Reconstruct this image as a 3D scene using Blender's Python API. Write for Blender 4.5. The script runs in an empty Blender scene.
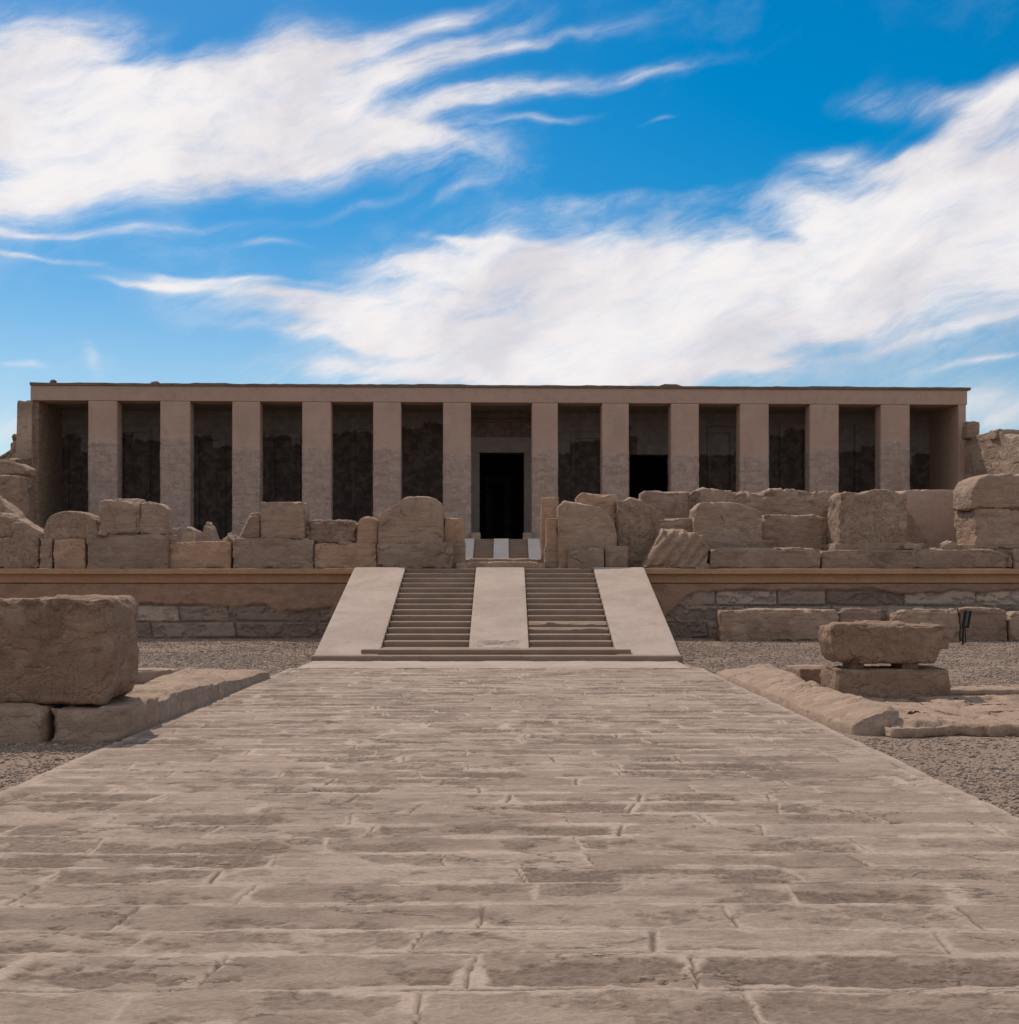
import bpy, math, random
import numpy as np
from mathutils import Vector

rng = np.random.default_rng(11)
random.seed(5)
SC = bpy.context.scene
COL = SC.collection
PI = math.pi
F = 1250.0          # focal length in photo pixels
CX, CY, CH = 0.17, 0.0, 1.6
HX, HY = 506.0, 576.0
TZ = 1.78           # first terrace level
FZ = 3.67           # temple floor level

def wx(px, Y): return CX + (px - HX) * Y / F
def wz(py, Y): return CH + (HY - py) * Y / F

# ------------------------------------------------------------------ noise
def _h(ix, iy, iz, seed):
    n = (ix.astype(np.int64) * 374761393 + iy.astype(np.int64) * 668265263 + iz.astype(np.int64) * 2147483647 % 1000003 + iz.astype(np.int64) * 1274126177 + seed * 144269) & 0xffffffff
    n = ((n ^ (n >> 13)) * 1274126177) & 0xffffffff
    n = ((n ^ (n >> 16)) * 2246822519) & 0xffffffff
    n = n ^ (n >> 15)
    return (n & 0xffffff) / float(0xffffff)

def vn(x, y, z, seed=0):
    x = np.asarray(x, float); y = np.asarray(y, float) + 0 * x; z = np.asarray(z, float) + 0 * x
    ix, iy, iz = np.floor(x), np.floor(y), np.floor(z)
    fx, fy, fz = x - ix, y - iy, z - iz
    fx = fx * fx * (3 - 2 * fx); fy = fy * fy * (3 - 2 * fy); fz = fz * fz * (3 - 2 * fz)
    r = 0
    for a in (0, 1):
        wa = fx if a else 1 - fx
        for b in (0, 1):
            wb = fy if b else 1 - fy
            for c in (0, 1):
                wc = fz if c else 1 - fz
                r = r + wa * wb * wc * _h(ix + a, iy + b, iz + c, seed)
    return r

def fbm(x, y, z=0, seed=0, oct=4, rough=0.5):
    s = 0; a = 1.0; t = 0; k = 1.0
    for i in range(oct):
        s = s + a * vn(np.asarray(x) * k, np.asarray(y) * k, np.asarray(z) * k, seed + i * 17)
        t += a; a *= rough; k *= 2.07
    return s / t        # 0..1, mean .5

def sstep(a, b, x):
    t = np.clip((x - a) / (b - a), 0, 1); return t * t * (3 - 2 * t)

# ------------------------------------------------------------------ objects
def mesh_np(name, verts, faces, mat, parent=None, smooth=True, attr=None, loc=None):
    """verts (n,3), faces (m,k); origin is moved to loc (default: base centre)"""
    verts = np.asarray(verts, float)
    if loc is None:
        if parent is None:
            loc = np.array([(verts[:, 0].min() + verts[:, 0].max()) / 2, (verts[:, 1].min() + verts[:, 1].max()) / 2, verts[:, 2].min()])
        else:
            loc = np.zeros(3)
    loc = np.asarray(loc, float)
    v = verts - loc
    me = bpy.data.meshes.new(name)
    k = faces.shape[1]
    me.vertices.add(len(v)); me.vertices.foreach_set('co', v.astype(np.float32).ravel())
    me.loops.add(faces.size); me.loops.foreach_set('vertex_index', faces.astype(np.int32).ravel())
    me.polygons.add(len(faces))
    me.polygons.foreach_set('loop_start', (np.arange(len(faces)) * k).astype(np.int32))
    me.polygons.foreach_set('use_smooth', np.full(len(faces), smooth))
    me.update(calc_edges=True); me.validate()
    if attr is not None:
        ca = me.color_attributes.new('wear', 'FLOAT_COLOR', 'POINT')
        ca.data.foreach_set('color', np.concatenate([attr, np.ones((len(v), 1))], 1).astype(np.float32).ravel())
    me.materials.append(mat)
    o = bpy.data.objects.new(name, me); COL.objects.link(o); o.location = loc
    if parent is not None: o.parent = parent
    return o

def tag(o, label=None, cat=None, group=None, kind=None):
    if label: o['label'] = label
    if cat: o['category'] = cat
    if group: o['group'] = group
    if kind: o['kind'] = kind
    return o

def thing(name, label, cat, loc=(0, 0, 0), rz=0, group=None):
    o = bpy.data.objects.new(name, None); COL.objects.link(o)
    o.empty_display_size = 0.3
    o.location = loc; o.rotation_euler = (0, 0, rz)
    return tag(o, label, cat, group)

class MB:
    """collects quads"""
    def __init__(s): s.v = []; s.f = []; s.n = 0
    def add(s, v, f):
        v = np.asarray(v, float); f = np.asarray(f, int)
        s.v.append(v); s.f.append(f + s.n); s.n += len(v); return s
    def box(s, x0, x1, y0, y1, z0, z1, b=0.0):
        if b <= 0:
            v = [(x, y, z) for x in (x0, x1) for y in (y0, y1) for z in (z0, z1)]
            f = [(0, 1, 3, 2), (4, 6, 7, 5), (0, 4, 5, 1), (2, 3, 7, 6), (0, 2, 6, 4), (1, 5, 7, 3)]
            return s.add(v, f)
        v, f = cube_grid((x1 - x0), (y1 - y0), (z1 - z0), None, b)
        return s.add(v + np.array([(x0 + x1) / 2, (y0 + y1) / 2, (z0 + z1) / 2]), f)
    def prism(s, poly, x0, x1):
        """poly: list of (y,z), swept from x0 to x1; caps as quads by fan of quads"""
        n = len(poly)
        v = [(x0, y, z) for y, z in poly] + [(x1, y, z) for y, z in poly]
        f = [(i, (i + 1) % n, n + (i + 1) % n, n + i) for i in range(n)]
        return s.add(v, f)
    def build(s, name, mat, parent=None, smooth=False, loc=None):
        return mesh_np(name, np.concatenate(s.v), np.concatenate(s.f), mat, parent, smooth, None, loc)

def cube_grid(w, d, h, res, r):
    """rounded box centred on the origin. res None: minimal bevel"""
    def coords(L):
        if res is None:
            return np.array([-L / 2, -L / 2 + r, L / 2 - r, L / 2])
        n = max(3, int(round(L / res)))
        return np.linspace(-L / 2, L / 2, n + 1)
    X, Y, Z = coords(w), coords(d), coords(h)
    V = []; Fc = []; n = 0
    def face(A, B, mk, flip):
        nonlocal n
        a, b = np.meshgrid(A, B, indexing='ij')
        V.append(mk(a.ravel(), b.ravel()))
        na, nb = len(A), len(B)
        i, j = np.meshgrid(np.arange(na - 1), np.arange(nb - 1), indexing='ij')
        i = i.ravel(); j = j.ravel()
        q = np.stack([i * nb + j, (i + 1) * nb + j, (i + 1) * nb + j + 1, i * nb + j + 1], 1)
        if flip: q = q[:, ::-1]
        Fc.append(q + n); n += na * nb
    st = lambda *a: np.stack([np.broadcast_to(t, a[0].shape if hasattr(a[0], 'shape') and a[0].shape else a[1].shape) for t in a], 1)
    for s in (-1, 1):
        face(X, Y, lambda a, b: np.stack([a, b, 0 * a + s * h / 2], 1), s < 0)
        face(X, Z, lambda a, b: np.stack([a, 0 * a + s * d / 2, b], 1), s > 0)
        face(Y, Z, lambda a, b: np.stack([0 * a + s * w / 2, a, b], 1), s < 0)
    V = np.concatenate(V); Fc = np.concatenate(Fc)
    key = np.round(V * 1e5).astype(np.int64)
    _, idx, inv = np.unique(key, axis=0, return_index=True, return_inverse=True)
    inv = inv.ravel()
    V = V[idx]; Fc = inv[Fc]
    hd = np.array([w, d, h]) / 2
    r = min(r, hd.min() * 0.98)
    q = np.clip(V, -(hd - r), hd - r); dd = V - q
    ln = np.linalg.norm(dd, axis=1, keepdims=True)
    if res is not None:
        V = np.where(ln > 1e-9, q + dd / np.maximum(ln, 1e-9) * r, V)
    else:
        on = (np.abs(np.abs(V) - hd) < 1e-7).sum(1, keepdims=True)
        V = np.where(on >= 2, q + dd / np.maximum(ln, 1e-9) * r, V)
    return V, Fc

# ------------------------------------------------------------------ materials
class NT:
    def __init__(s, nt): s.t = nt; s.L = nt.links
    def n(s, typ, **k):
        o = s.t.nodes.new(typ)
        for a, b in k.items(): setattr(o, a, b)
        return o
    def set(s, sock, v):
        if isinstance(v, bpy.types.NodeSocket): s.L.new(v, sock)
        else: sock.default_value = v
    def m(s, op, a, b=0.0, c=0.0, clamp=False):
        o = s.n('ShaderNodeMath', operation=op, use_clamp=clamp)
        s.set(o.inputs[0], a); s.set(o.inputs[1], b); s.set(o.inputs[2], c)
        return o.outputs[0]
    def mr(s, v, a, b, c=0.0, d=1.0, smooth=True):
        o = s.n('ShaderNodeMapRange', interpolation_type='SMOOTHSTEP' if smooth else 'LINEAR')
        for i, x in enumerate((v, a, b, c, d)): s.set(o.inputs[i], x)
        return o.outputs[0]
    def mix(s, f, a, b, blend='MIX'):
        o = s.n('ShaderNodeMix', data_type='RGBA', blend_type=blend)
        s.set(o.inputs[0], f)
        for i, x in ((6, a), (7, b)):
            if not isinstance(x, bpy.types.NodeSocket) and len(x) == 3: x = (*x, 1)
            s.set(o.inputs[i], x)
        return o.outputs[2]
    def noise(s, vec, scale, detail=5, rough=0.55, dist=0.0):
        o = s.n('ShaderNodeTexNoise'); s.L.new(vec, o.inputs['Vector'])
        o.inputs['Scale'].default_value = scale; o.inputs['Detail'].default_value = detail
        o.inputs['Roughness'].default_value = rough; o.inputs['Distortion'].default_value = dist
        return o.outputs[0]
    def map(s, vec, scale=(1, 1, 1), rot=(0, 0, 0), loc=(0, 0, 0)):
        o = s.n('ShaderNodeMapping'); s.L.new(vec, o.inputs[0])
        o.inputs['Location'].default_value = loc; o.inputs['Rotation'].default_value = rot; o.inputs['Scale'].default_value = scale
        return o.outputs[0]
    def vor(s, vec, scale, feature='F1', rand=1.0):
        o = s.n('ShaderNodeTexVoronoi', feature=feature); s.L.new(vec, o.inputs['Vector'])
        o.inputs['Scale'].default_value = scale; o.inputs['Randomness'].default_value = rand
        return o.outputs[0]

def new_mat(name):
    m = bpy.data.materials.new(name); m.use_nodes = True
    nt = NT(m.node_tree); nt.t.nodes.clear()
    out = nt.n('ShaderNodeOutputMaterial'); b = nt.n('ShaderNodeBsdfPrincipled')
    nt.L.new(b.outputs[0], out.inputs[0])
    b.inputs['Roughness'].default_value = 0.92
    b.inputs['Specular IOR Level'].default_value = 0.15
    g = nt.n('ShaderNodeNewGeometry')
    return m, nt, b, g.outputs['Position']

def bump(nt, bsdf, h, strength, dist):
    o = nt.n('ShaderNodeBump'); nt.set(o.inputs['Height'], h)
    o.inputs['Strength'].default_value = strength; o.inputs['Distance'].default_value = dist
    nt.L.new(o.outputs[0], bsdf.inputs['Normal'])

def warm(c): return (min(.8, c[0] * 1.10), c[1] * 1.01, c[2] * .92)

def stone_mat(name, c1, c2, c3, scale=1.0, strata=0.5, dist=0.03, relief=0.0, pits=0.5, contrast=1.0):
    c1, c2, c3 = warm(c1), warm(c2), warm(c3)
    """weathered stone: c1/c2 mottling, c3 stains and cracks; strata: horizontal bedding"""
    m, nt, b, P = new_mat(name)
    big = nt.noise(P, 0.9 * scale, 6, 0.6, 0.4)
    med = nt.noise(P, 5.0 * scale, 7, 0.65)
    fine = nt.noise(P, 38.0 * scale, 4, 0.7)
    lay = nt.noise(nt.map(P, (1.0, 1.0, 9.0)), 1.3 * scale, 5, 0.6, 0.6)
    col = nt.mix(nt.mr(big, 0.5 - .22 / contrast, 0.5 + .22 / contrast), c1, c2)
    col = nt.mix(nt.mr(med, 0.45, 0.72, 0, 0.55), col, c3)
    col = nt.mix(nt.mr(lay, 0.5, 0.68, 0, 0.6 * strata), col, c3)
    tone = nt.mr(nt.m('ADD', nt.m('MULTIPLY', fine, .5), nt.m('MULTIPLY', med, .5)), 0.3, 0.7, 0.72, 1.25, False)
    tc = nt.n('ShaderNodeCombineColor')
    for i in range(3): nt.L.new(tone, tc.inputs[i])
    col = nt.mix(1.0, col, tc.outputs[0], 'MULTIPLY')
    h = nt.m('ADD', nt.m('MULTIPLY', med, 0.9), nt.m('MULTIPLY', fine, 0.28))
    h = nt.m('ADD', h, nt.m('MULTIPLY', lay, 0.8 * strata))
    pit = nt.mr(nt.vor(nt.map(P, (1, 1, 1.7)), 13 * scale), 0.05, 0.3)
    h = nt.m('ADD', h, nt.m('MULTIPLY', pit, 0.3 * pits))
    if relief > 0:
        # carved columns of small signs
        sep = nt.n('ShaderNodeSeparateXYZ'); nt.L.new(P, sep.inputs[0])
        w = nt.m('PINGPONG', nt.m('ADD', sep.outputs[0], nt.m('MULTIPLY', med, .06)), 0.28)
        line = nt.mr(w, 0.01, 0.04)
        fig = nt.mr(nt.noise(nt.map(P, (1.0, 1.0, 0.8)), 3.2, 3, 0.7, 1.2), 0.49, 0.53)
        fig2 = nt.mr(nt.vor(nt.map(P, (1.2, 1.0, .9)), 5.0), 0.2, 0.28)
        hh = nt.m('ADD', nt.m('MULTIPLY', fig, 0.8), nt.m('ADD', nt.m('MULTIPLY', line, .5), nt.m('MULTIPLY', fig2, .6)))
        h = nt.m('ADD', h, nt.m('MULTIPLY', hh, relief))
        col = nt.mix(nt.mr(hh, 0.6, 1.7, 0.30 * relief, 0.0), col, c3)
    if pits > .3:
        wv_ = nt.n('ShaderNodeVectorMath', operation='ADD'); nt.L.new(P, wv_.inputs[0])
        dn = nt.n('ShaderNodeTexNoise'); nt.L.new(P, dn.inputs['Vector']); dn.inputs['Scale'].default_value = 2.2 * scale; dn.inputs['Detail'].default_value = 4
        ds = nt.n('ShaderNodeVectorMath', operation='SCALE'); nt.L.new(dn.outputs['Color'], ds.inputs[0]); ds.inputs['Scale'].default_value = .55
        nt.L.new(ds.outputs[0], wv_.inputs[1])
        ed = nt.vor(nt.map(wv_.outputs[0], (.8, .8, 1.5)), .95 * scale, 'DISTANCE_TO_EDGE')
        msk = nt.mr(nt.noise(P, 1.7 * scale, 3, .5), .58, .66)
        crk = nt.m('MULTIPLY', nt.mr(ed, .003, .014, .7, 0.0), msk)
        fl = nt.mr(nt.noise(nt.map(P, (1, 1, 1.6), loc=(7, 3, 1)), 2.1 * scale, 6, .62, .3), .50, .62)
        pale = tuple(min(1, q * 1.22 + .01) for q in c2)
        col = nt.mix(nt.m('MULTIPLY', fl, .35), col, pale)
        blot = nt.mr(nt.noise(nt.map(P, (1.2, 1.2, .8), loc=(2, 9, 4)), 1.4 * scale, 5, .6, .8), .56, .66)
        col = nt.mix(nt.m('MULTIPLY', blot, .35), col, c3)
        col = nt.mix(nt.m('MULTIPLY', crk, .6), col, tuple(q * .5 for q in c3))
        h = nt.m('ADD', h, nt.m('ADD', nt.m('MULTIPLY', fl, -.4), nt.m('MULTIPLY', crk, -.8)))
    nt.L.new(col, b.inputs['Base Color'])
    bump(nt, b, h, 1.0, dist)
    return m

M = {}
M['block'] = stone_mat('weathered_stone', (.30, .215, .165), (.375, .29, .225), (.17, .115, .085), strata=.7, dist=.04)
M['block_dark'] = stone_mat('dark_weathered_stone', (.25, .18, .14), (.33, .25, .195), (.11, .078, .06), strata=.6, dist=.04)
M['block_orange'] = stone_mat('ochre_stone', (.36, .235, .165), (.43, .31, .225), (.22, .13, .08), strata=.5, dist=.03)
M['block_grey'] = stone_mat('grey_stone', (.255, .19, .15), (.33, .255, .205), (.16, .112, .085), strata=.5, dist=.04)
M['block_relief'] = stone_mat('carved_stone', (.30, .215, .16), (.37, .285, .22), (.17, .115, .085), strata=.4, dist=.035, relief=.8)
M['big_block'] = stone_mat('brown_sandstone', (.235, .158, .112), (.31, .222, .165), (.12, .078, .055), scale=1.3, strata=.45, dist=.035, relief=.35)
M['plinth'] = stone_mat('pale_plinth_stone', (.29, .215, .165), (.36, .28, .22), (.19, .135, .10), scale=1.6, strata=.4, dist=.025)
M['ramp'] = stone_mat('smooth_pale_stone', (.345, .285, .248), (.41, .345, .305), (.265, .212, .178), scale=.9, strata=.25, dist=.008, pits=.25, contrast=1.8)
M['ramp_white'] = stone_mat('whitish_stone', (.52, .47, .44), (.60, .55, .52), (.44, .39, .36), scale=.8, strata=.15, dist=.006, pits=.2)
M['step'] = stone_mat('brown_step_stone', (.225, .168, .130), (.28, .215, .17), (.17, .122, .092), scale=1.2, strata=.3, dist=.010, pits=.2)
M['plaster'] = stone_mat('facade_plaster', (.39, .287, .237), (.427, .322, .27), (.327, .243, .20), scale=.5, strata=.25, dist=.015, pits=.1)
M['roof'] = stone_mat('roof_stone', (.15, .115, .095), (.20, .155, .13), (.10, .075, .06), dist=.03)
M['reliefwall'] = stone_mat('carved_pillar_stone', (.37, .275, .225), (.46, .36, .305), (.255, .175, .14), scale=1.0, strata=.35, dist=.05, relief=.9, contrast=1.5)
M['rough'] = stone_mat('rough_masonry', (.33, .25, .19), (.42, .33, .26), (.17, .12, .09), scale=1.1, strata=.9, dist=.10)
M['platform'] = stone_mat('platform_stone', (.32, .235, .18), (.39, .30, .24), (.20, .14, .105), dist=.03)
M['cornice'] = stone_mat('ochre_cornice_plaster', (.37, .235, .145), (.43, .285, .185), (.27, .165, .10), scale=.7, strata=.35, dist=.01, pits=.1)

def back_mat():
    m, nt, b, P = new_mat('shade_darkened_carved_wall')  # portico shade is painted into these dark base colours
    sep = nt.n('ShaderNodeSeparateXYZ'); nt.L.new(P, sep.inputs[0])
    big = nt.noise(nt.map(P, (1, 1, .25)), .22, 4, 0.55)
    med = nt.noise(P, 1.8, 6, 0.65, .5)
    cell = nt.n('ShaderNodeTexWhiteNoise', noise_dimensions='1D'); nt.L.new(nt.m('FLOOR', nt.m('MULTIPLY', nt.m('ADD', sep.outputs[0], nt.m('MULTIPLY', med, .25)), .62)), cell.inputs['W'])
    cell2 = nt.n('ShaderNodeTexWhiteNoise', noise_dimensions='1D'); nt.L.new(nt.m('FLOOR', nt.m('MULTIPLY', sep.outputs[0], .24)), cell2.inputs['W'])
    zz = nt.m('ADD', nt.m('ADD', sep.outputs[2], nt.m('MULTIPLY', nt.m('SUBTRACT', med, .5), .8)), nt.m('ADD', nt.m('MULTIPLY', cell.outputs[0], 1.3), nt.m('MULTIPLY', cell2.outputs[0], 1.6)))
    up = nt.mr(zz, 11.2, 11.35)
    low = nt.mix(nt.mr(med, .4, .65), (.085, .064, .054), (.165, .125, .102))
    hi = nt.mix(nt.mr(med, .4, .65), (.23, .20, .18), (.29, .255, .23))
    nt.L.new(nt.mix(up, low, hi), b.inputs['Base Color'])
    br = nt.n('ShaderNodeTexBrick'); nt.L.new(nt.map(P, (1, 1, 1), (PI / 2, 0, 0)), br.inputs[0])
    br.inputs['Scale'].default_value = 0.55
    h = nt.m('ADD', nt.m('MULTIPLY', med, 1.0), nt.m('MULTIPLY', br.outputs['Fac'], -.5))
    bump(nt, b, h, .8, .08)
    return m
M['back'] = back_mat()
M['dark'] = stone_mat('shade_darkened_interior_stone', (.05, .043, .04), (.075, .065, .06), (.03, .026, .024), dist=.03)  # indoor darkness of the hall is put into the stone colour
M['lintel'] = stone_mat('grey_doorway_stone', (.24, .215, .205), (.31, .28, .265), (.15, .13, .12), dist=.03, pits=.2)

M['lintel2'] = stone_mat('brown_doorway_stone', (.17, .135, .115), (.27, .225, .195), (.09, .07, .06), dist=.05, relief=.7)
def metal():
    m, nt, b, P = new_mat('black_painted_metal')
    n = nt.noise(P, 30, 3)
    nt.L.new(nt.mix(n, (.008, .009, .010), (.022, .023, .025)), b.inputs['Base Color'])
    b.inputs['Roughness'].default_value = .5
    return m
M['metal'] = metal()
def grey_metal():
    m, nt, b, P = new_mat('grey_lamp_glass')
    n = nt.noise(P, 20, 3)
    nt.L.new(nt.mix(n, (.06, .065, .07), (.11, .115, .12)), b.inputs['Base Color'])
    b.inputs['Roughness'].default_value = .3
    return m
M['lampglass'] = grey_metal()

def wear_mat(name, stone1, stone2, pale, dark, fs=1.0, dist=.012):
    stone1, stone2, pale, dark = warm(stone1), warm(stone2), warm(pale), warm(dark)
    """R = pale bedding mortar, G = eroded dark face, B = tint of each stone"""
    m, nt, b, P = new_mat(name)
    a = nt.n('ShaderNodeAttribute', attribute_name='wear')
    s = nt.n('ShaderNodeSeparateColor'); nt.L.new(a.outputs['Color'], s.inputs[0])
    med = nt.noise(nt.map(P, (1, 1.5, 1)), 5.5 * fs, 8, 0.70, .2)
    fine = nt.noise(nt.map(P, (1, 1.6, 1)), 30 * fs, 6, .72)
    big = nt.noise(P, .35, 4, .5)
    streak = nt.noise(nt.map(P, (1.0, 1.9, 3.0)), 2.2 * fs, 7, .7, .5)
    col = nt.mix(nt.mr(s.outputs[2], .1, .9), tuple(q * .95 for q in stone1), tuple(q * 1.0 for q in stone2))
    col = nt.mix(nt.mr(streak, .42, .70, 0, .55), col, dark)
    col = nt.mix(nt.mr(med, .50, .75, 0, .5), col, dark)
    col = nt.mix(nt.m('MULTIPLY', s.outputs[1], nt.mr(fine, .3, .6, .45, 1.0)), col, dark)
    col = nt.mix(nt.m('MULTIPLY', s.outputs[0], nt.mr(med, .35, .7, 1.0, .6)), col, pale)
    cn = nt.noise(nt.map(P, (.8, 1.7, 1)), 2.0 * fs, 8, .6, .3)
    ck = nt.mr(nt.m('ABSOLUTE', nt.m('SUBTRACT', cn, .5)), .0, .012, 1.0, 0.0)
    ck = nt.m('MULTIPLY', ck, nt.mr(nt.noise(P, 1.1 * fs, 3), .52, .6))
    col = nt.mix(nt.m('MULTIPLY', ck, .45), col, tuple(q * .6 for q in dark))
    speck = nt.mr(nt.noise(nt.map(P, (1, 1.5, 1)), 55 * fs, 4, .7), .56, .68, 0, .8)
    col = nt.mix(nt.m('MULTIPLY', speck, nt.mr(med, .4, .65)), col, dark)
    tone = nt.m('MULTIPLY', nt.mr(fine, .3, .7, .80, 1.18, False), nt.mr(big, .3, .7, .9, 1.1, False))
    tc = nt.n('ShaderNodeCombineColor')
    for i in range(3): nt.L.new(tone, tc.inputs[i])
    col = nt.mix(1.0, col, tc.outputs[0], 'MULTIPLY')
    nt.L.new(col, b.inputs['Base Color'])
    h = nt.m('ADD', nt.m('MULTIPLY', ck, -.5), nt.m('ADD', nt.m('MULTIPLY', med, 1.2), nt.m('ADD', nt.m('MULTIPLY', fine, .75), nt.m('MULTIPLY', streak, .9))))
    bump(nt, b, h, .9, dist)
    return m
M['path'] = wear_mat('worn_limestone_paving', (.300, .240, .198), (.358, .294, .246), (.415, .345, .292), (.135, .100, .080), dist=.015)
M['wall'] = wear_mat('coursed_grey_masonry', (.20, .165, .145), (.31, .25, .21), (.37, .30, .25), (.12, .09, .075), dist=.02)
M['wingwall'] = wear_mat('tan_block_masonry', (.33, .255, .20), (.42, .335, .27), (.30, .22, .17), (.22, .16, .12), dist=.04)

def ground_mat(name, c1, c2, c3, peb=1.0):
    c1, c2, c3 = [tuple(x * k for x, k in zip(c, (.96, .90, .83))) for c in (c1, c2, c3)]
    m, nt, b, P = new_mat(name)
    big = nt.noise(P, .25, 5, .6)
    med = nt.noise(P, 4, 7, .7)
    fine = nt.noise(P, 45, 5, .7)
    v = nt.vor(P, 26); v2 = nt.vor(P, 60)
    col = nt.mix(nt.mr(big, .35, .65), c1, c2)
    col = nt.mix(nt.mr(med, .5, .72, 0, .55), col, c3)
    col = nt.mix(nt.mr(v, .35, .65, 0, .5), col, c3)
    tone = nt.mr(fine, .3, .7, .65, 1.3, False)
    tc = nt.n('ShaderNodeCombineColor')
    for i in range(3): nt.L.new(tone, tc.inputs[i])
    col = nt.mix(1.0, col, tc.outputs[0], 'MULTIPLY')
    nt.L.new(col, b.inputs['Base Color'])
    h = nt.m('ADD', nt.m('MULTIPLY', med, .8), nt.m('MULTIPLY', nt.m('ADD', v, nt.m('MULTIPLY', v2, .5)), -.7 * peb))
    h = nt.m('ADD', h, nt.m('MULTIPLY', fine, .4))
    bump(nt, b, h, 1.0, .03)
    return m
M['ground'] = ground_mat('sandy_gravel', (.32, .24, .19), (.375, .29, .23), (.19, .135, .105))
M['court'] = ground_mat('pale_court_sand', (.36, .28, .22), (.42, .34, .27), (.24, .18, .14))

def pebble_mat():
    m, nt, b, P = new_mat('pebbles')
    a = nt.n('ShaderNodeAttribute', attribute_name='wear')
    s = nt.n('ShaderNodeSeparateColor'); nt.L.new(a.outputs['Color'], s.inputs[0])
    col = nt.mix(s.outputs[0], (.19, .135, .10), (.38, .295, .23))
    nt.L.new(col, b.inputs['Base Color'])
    return m
M['pebble'] = pebble_mat()

# ------------------------------------------------------------------ masonry sheets
def masonry(u, v, courses, lens, seed, wob=.02, erode=.5, joint=.012, groove=.35, darkjoint=False):
    """u,v 2D arrays. Returns height (m, <=0 mostly) and wear attr (pale, dark, tint)"""
    r = np.random.default_rng(seed)
    vb = [v.min() - 1]
    while vb[-1] < v.max() + 1: vb.append(vb[-1] + r.uniform(*courses))
    vb = np.array(vb)
    v2 = v + wob * 2 * (fbm(u * .9, v * .5, 0, seed + 1, 3) - .5) + wob * .8 * (fbm(u * 6, v * 6, 0, seed + 2, 3) - .5)
    row = np.clip(np.searchsorted(vb, v2) - 1, 0, len(vb) - 2)
    dlo = v2 - vb[row]; dhi = vb[row + 1] - v2
    dh = np.minimum(dlo, dhi)
    umin, umax = u.min() - 2, u.max() + 2
    stoneid = np.zeros(u.shape, int); du = np.full(u.shape, 9.0)
    slant = (r.random(len(vb)) - .5) * .35
    for k in range(len(vb) - 1):
        mk = row == k
        if not mk.any(): continue
        ub = [umin - r.random()]
        while ub[-1] < umax: ub.append(ub[-1] + r.uniform(*lens))
        ub = np.array(ub)
        uu = u[mk] + slant[k] * (v2[mk] - vb[k]) + wob * .8 * (fbm(u[mk] * 4, v[mk] * 5, 0, seed + 3, 3) - .5)
        c = np.clip(np.searchsorted(ub, uu) - 1, 0, len(ub) - 2)
        stoneid[mk] = c + k * 1009
        du[mk] = np.minimum(uu - ub[c], ub[c + 1] - uu)
    hs = lambda s: _h(stoneid, stoneid * 0 + s, stoneid * 0, seed)
    tint = hs(1); worn = hs(2); lift = hs(3); gr = hs(4)
    n1 = fbm(u * 2.0, v * 3.4, 0, seed + 5, 6, .6)
    n2 = fbm(u * 12, v * 14, 0, seed + 6, 4, .6)
    n3 = fbm(u * 2.5 + 30, v * 3, 0, seed + 7, 4, .6)
    # ragged pale mortar zone along joints
    n4 = fbm(u * 14, v * 20, 0, seed + 13, 4, .6)
    jw = joint * (0.5 + 4.0 * sstep(.42, .75, n3)) * (.4 + 1.3 * n4)
    d = np.minimum(dh, du * 1.0)
    pale = 1 - sstep(jw * .7, jw * 1.6, d)
    corner = 1 - sstep(.02, .11, np.hypot(np.maximum(dh, 0) * .9, du) - .05 * n3)
    pale = np.maximum(pale, corner * .8 * (gr > .6))
    inner = sstep(jw * 1.0, jw * 1.0 + .018, d)
    er = sstep(.60 - .17 * worn * erode, .635 - .16 * worn * erode, n1 * .78 + n2 * .25) * inner
    depth = -.004 * lift - er * (.004 + .009 * worn) * erode * 1.6 - .004 * n2
    # grooves: thin open joints on some stones
    g = (1 - sstep(.006, .019, du)) * (gr < groove) * sstep(.0, .05, dh)
    g2 = (1 - sstep(.004, .013, dh)) * sstep(.52, .6, fbm(u * .8, v * 2.0, 7, seed + 8, 3))
    gg = np.maximum(g, g2 * .8)
    depth = depth - .015 * gg
    rgh = fbm(u * 26, v * 34, 0, seed + 11, 3, .6) - .5
    depth = depth + rgh * (.004 + .012 * er)
    pale = pale * (1 - gg)
    dark = np.clip(er * (.35 + .65 * worn) * (.55 + 1.6 * np.abs(rgh) * 2) + gg * 1.0, 0, 1)
    if darkjoint:
        jn = (1 - sstep(.012, .036, d - .014 * (n3 - .5))) * (.55 + .45 * sstep(.35, .55, n3))
        dark = np.maximum(dark * .5, jn); pale = pale * .15; depth = depth - .012 * jn
        return depth, np.stack([pale, dark, tint], -1), row
    return depth, np.stack([pale, dark, tint * .8 + n1 * .2], -1), row

def grid_faces(nu, nv):
    i, j = np.meshgrid(np.arange(nu - 1), np.arange(nv - 1), indexing='ij')
    i = i.ravel(); j = j.ravel()
    return np.stack([i * nv + j, (i + 1) * nv + j, (i + 1) * nv + j + 1, i * nv + j + 1], 1)

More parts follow.
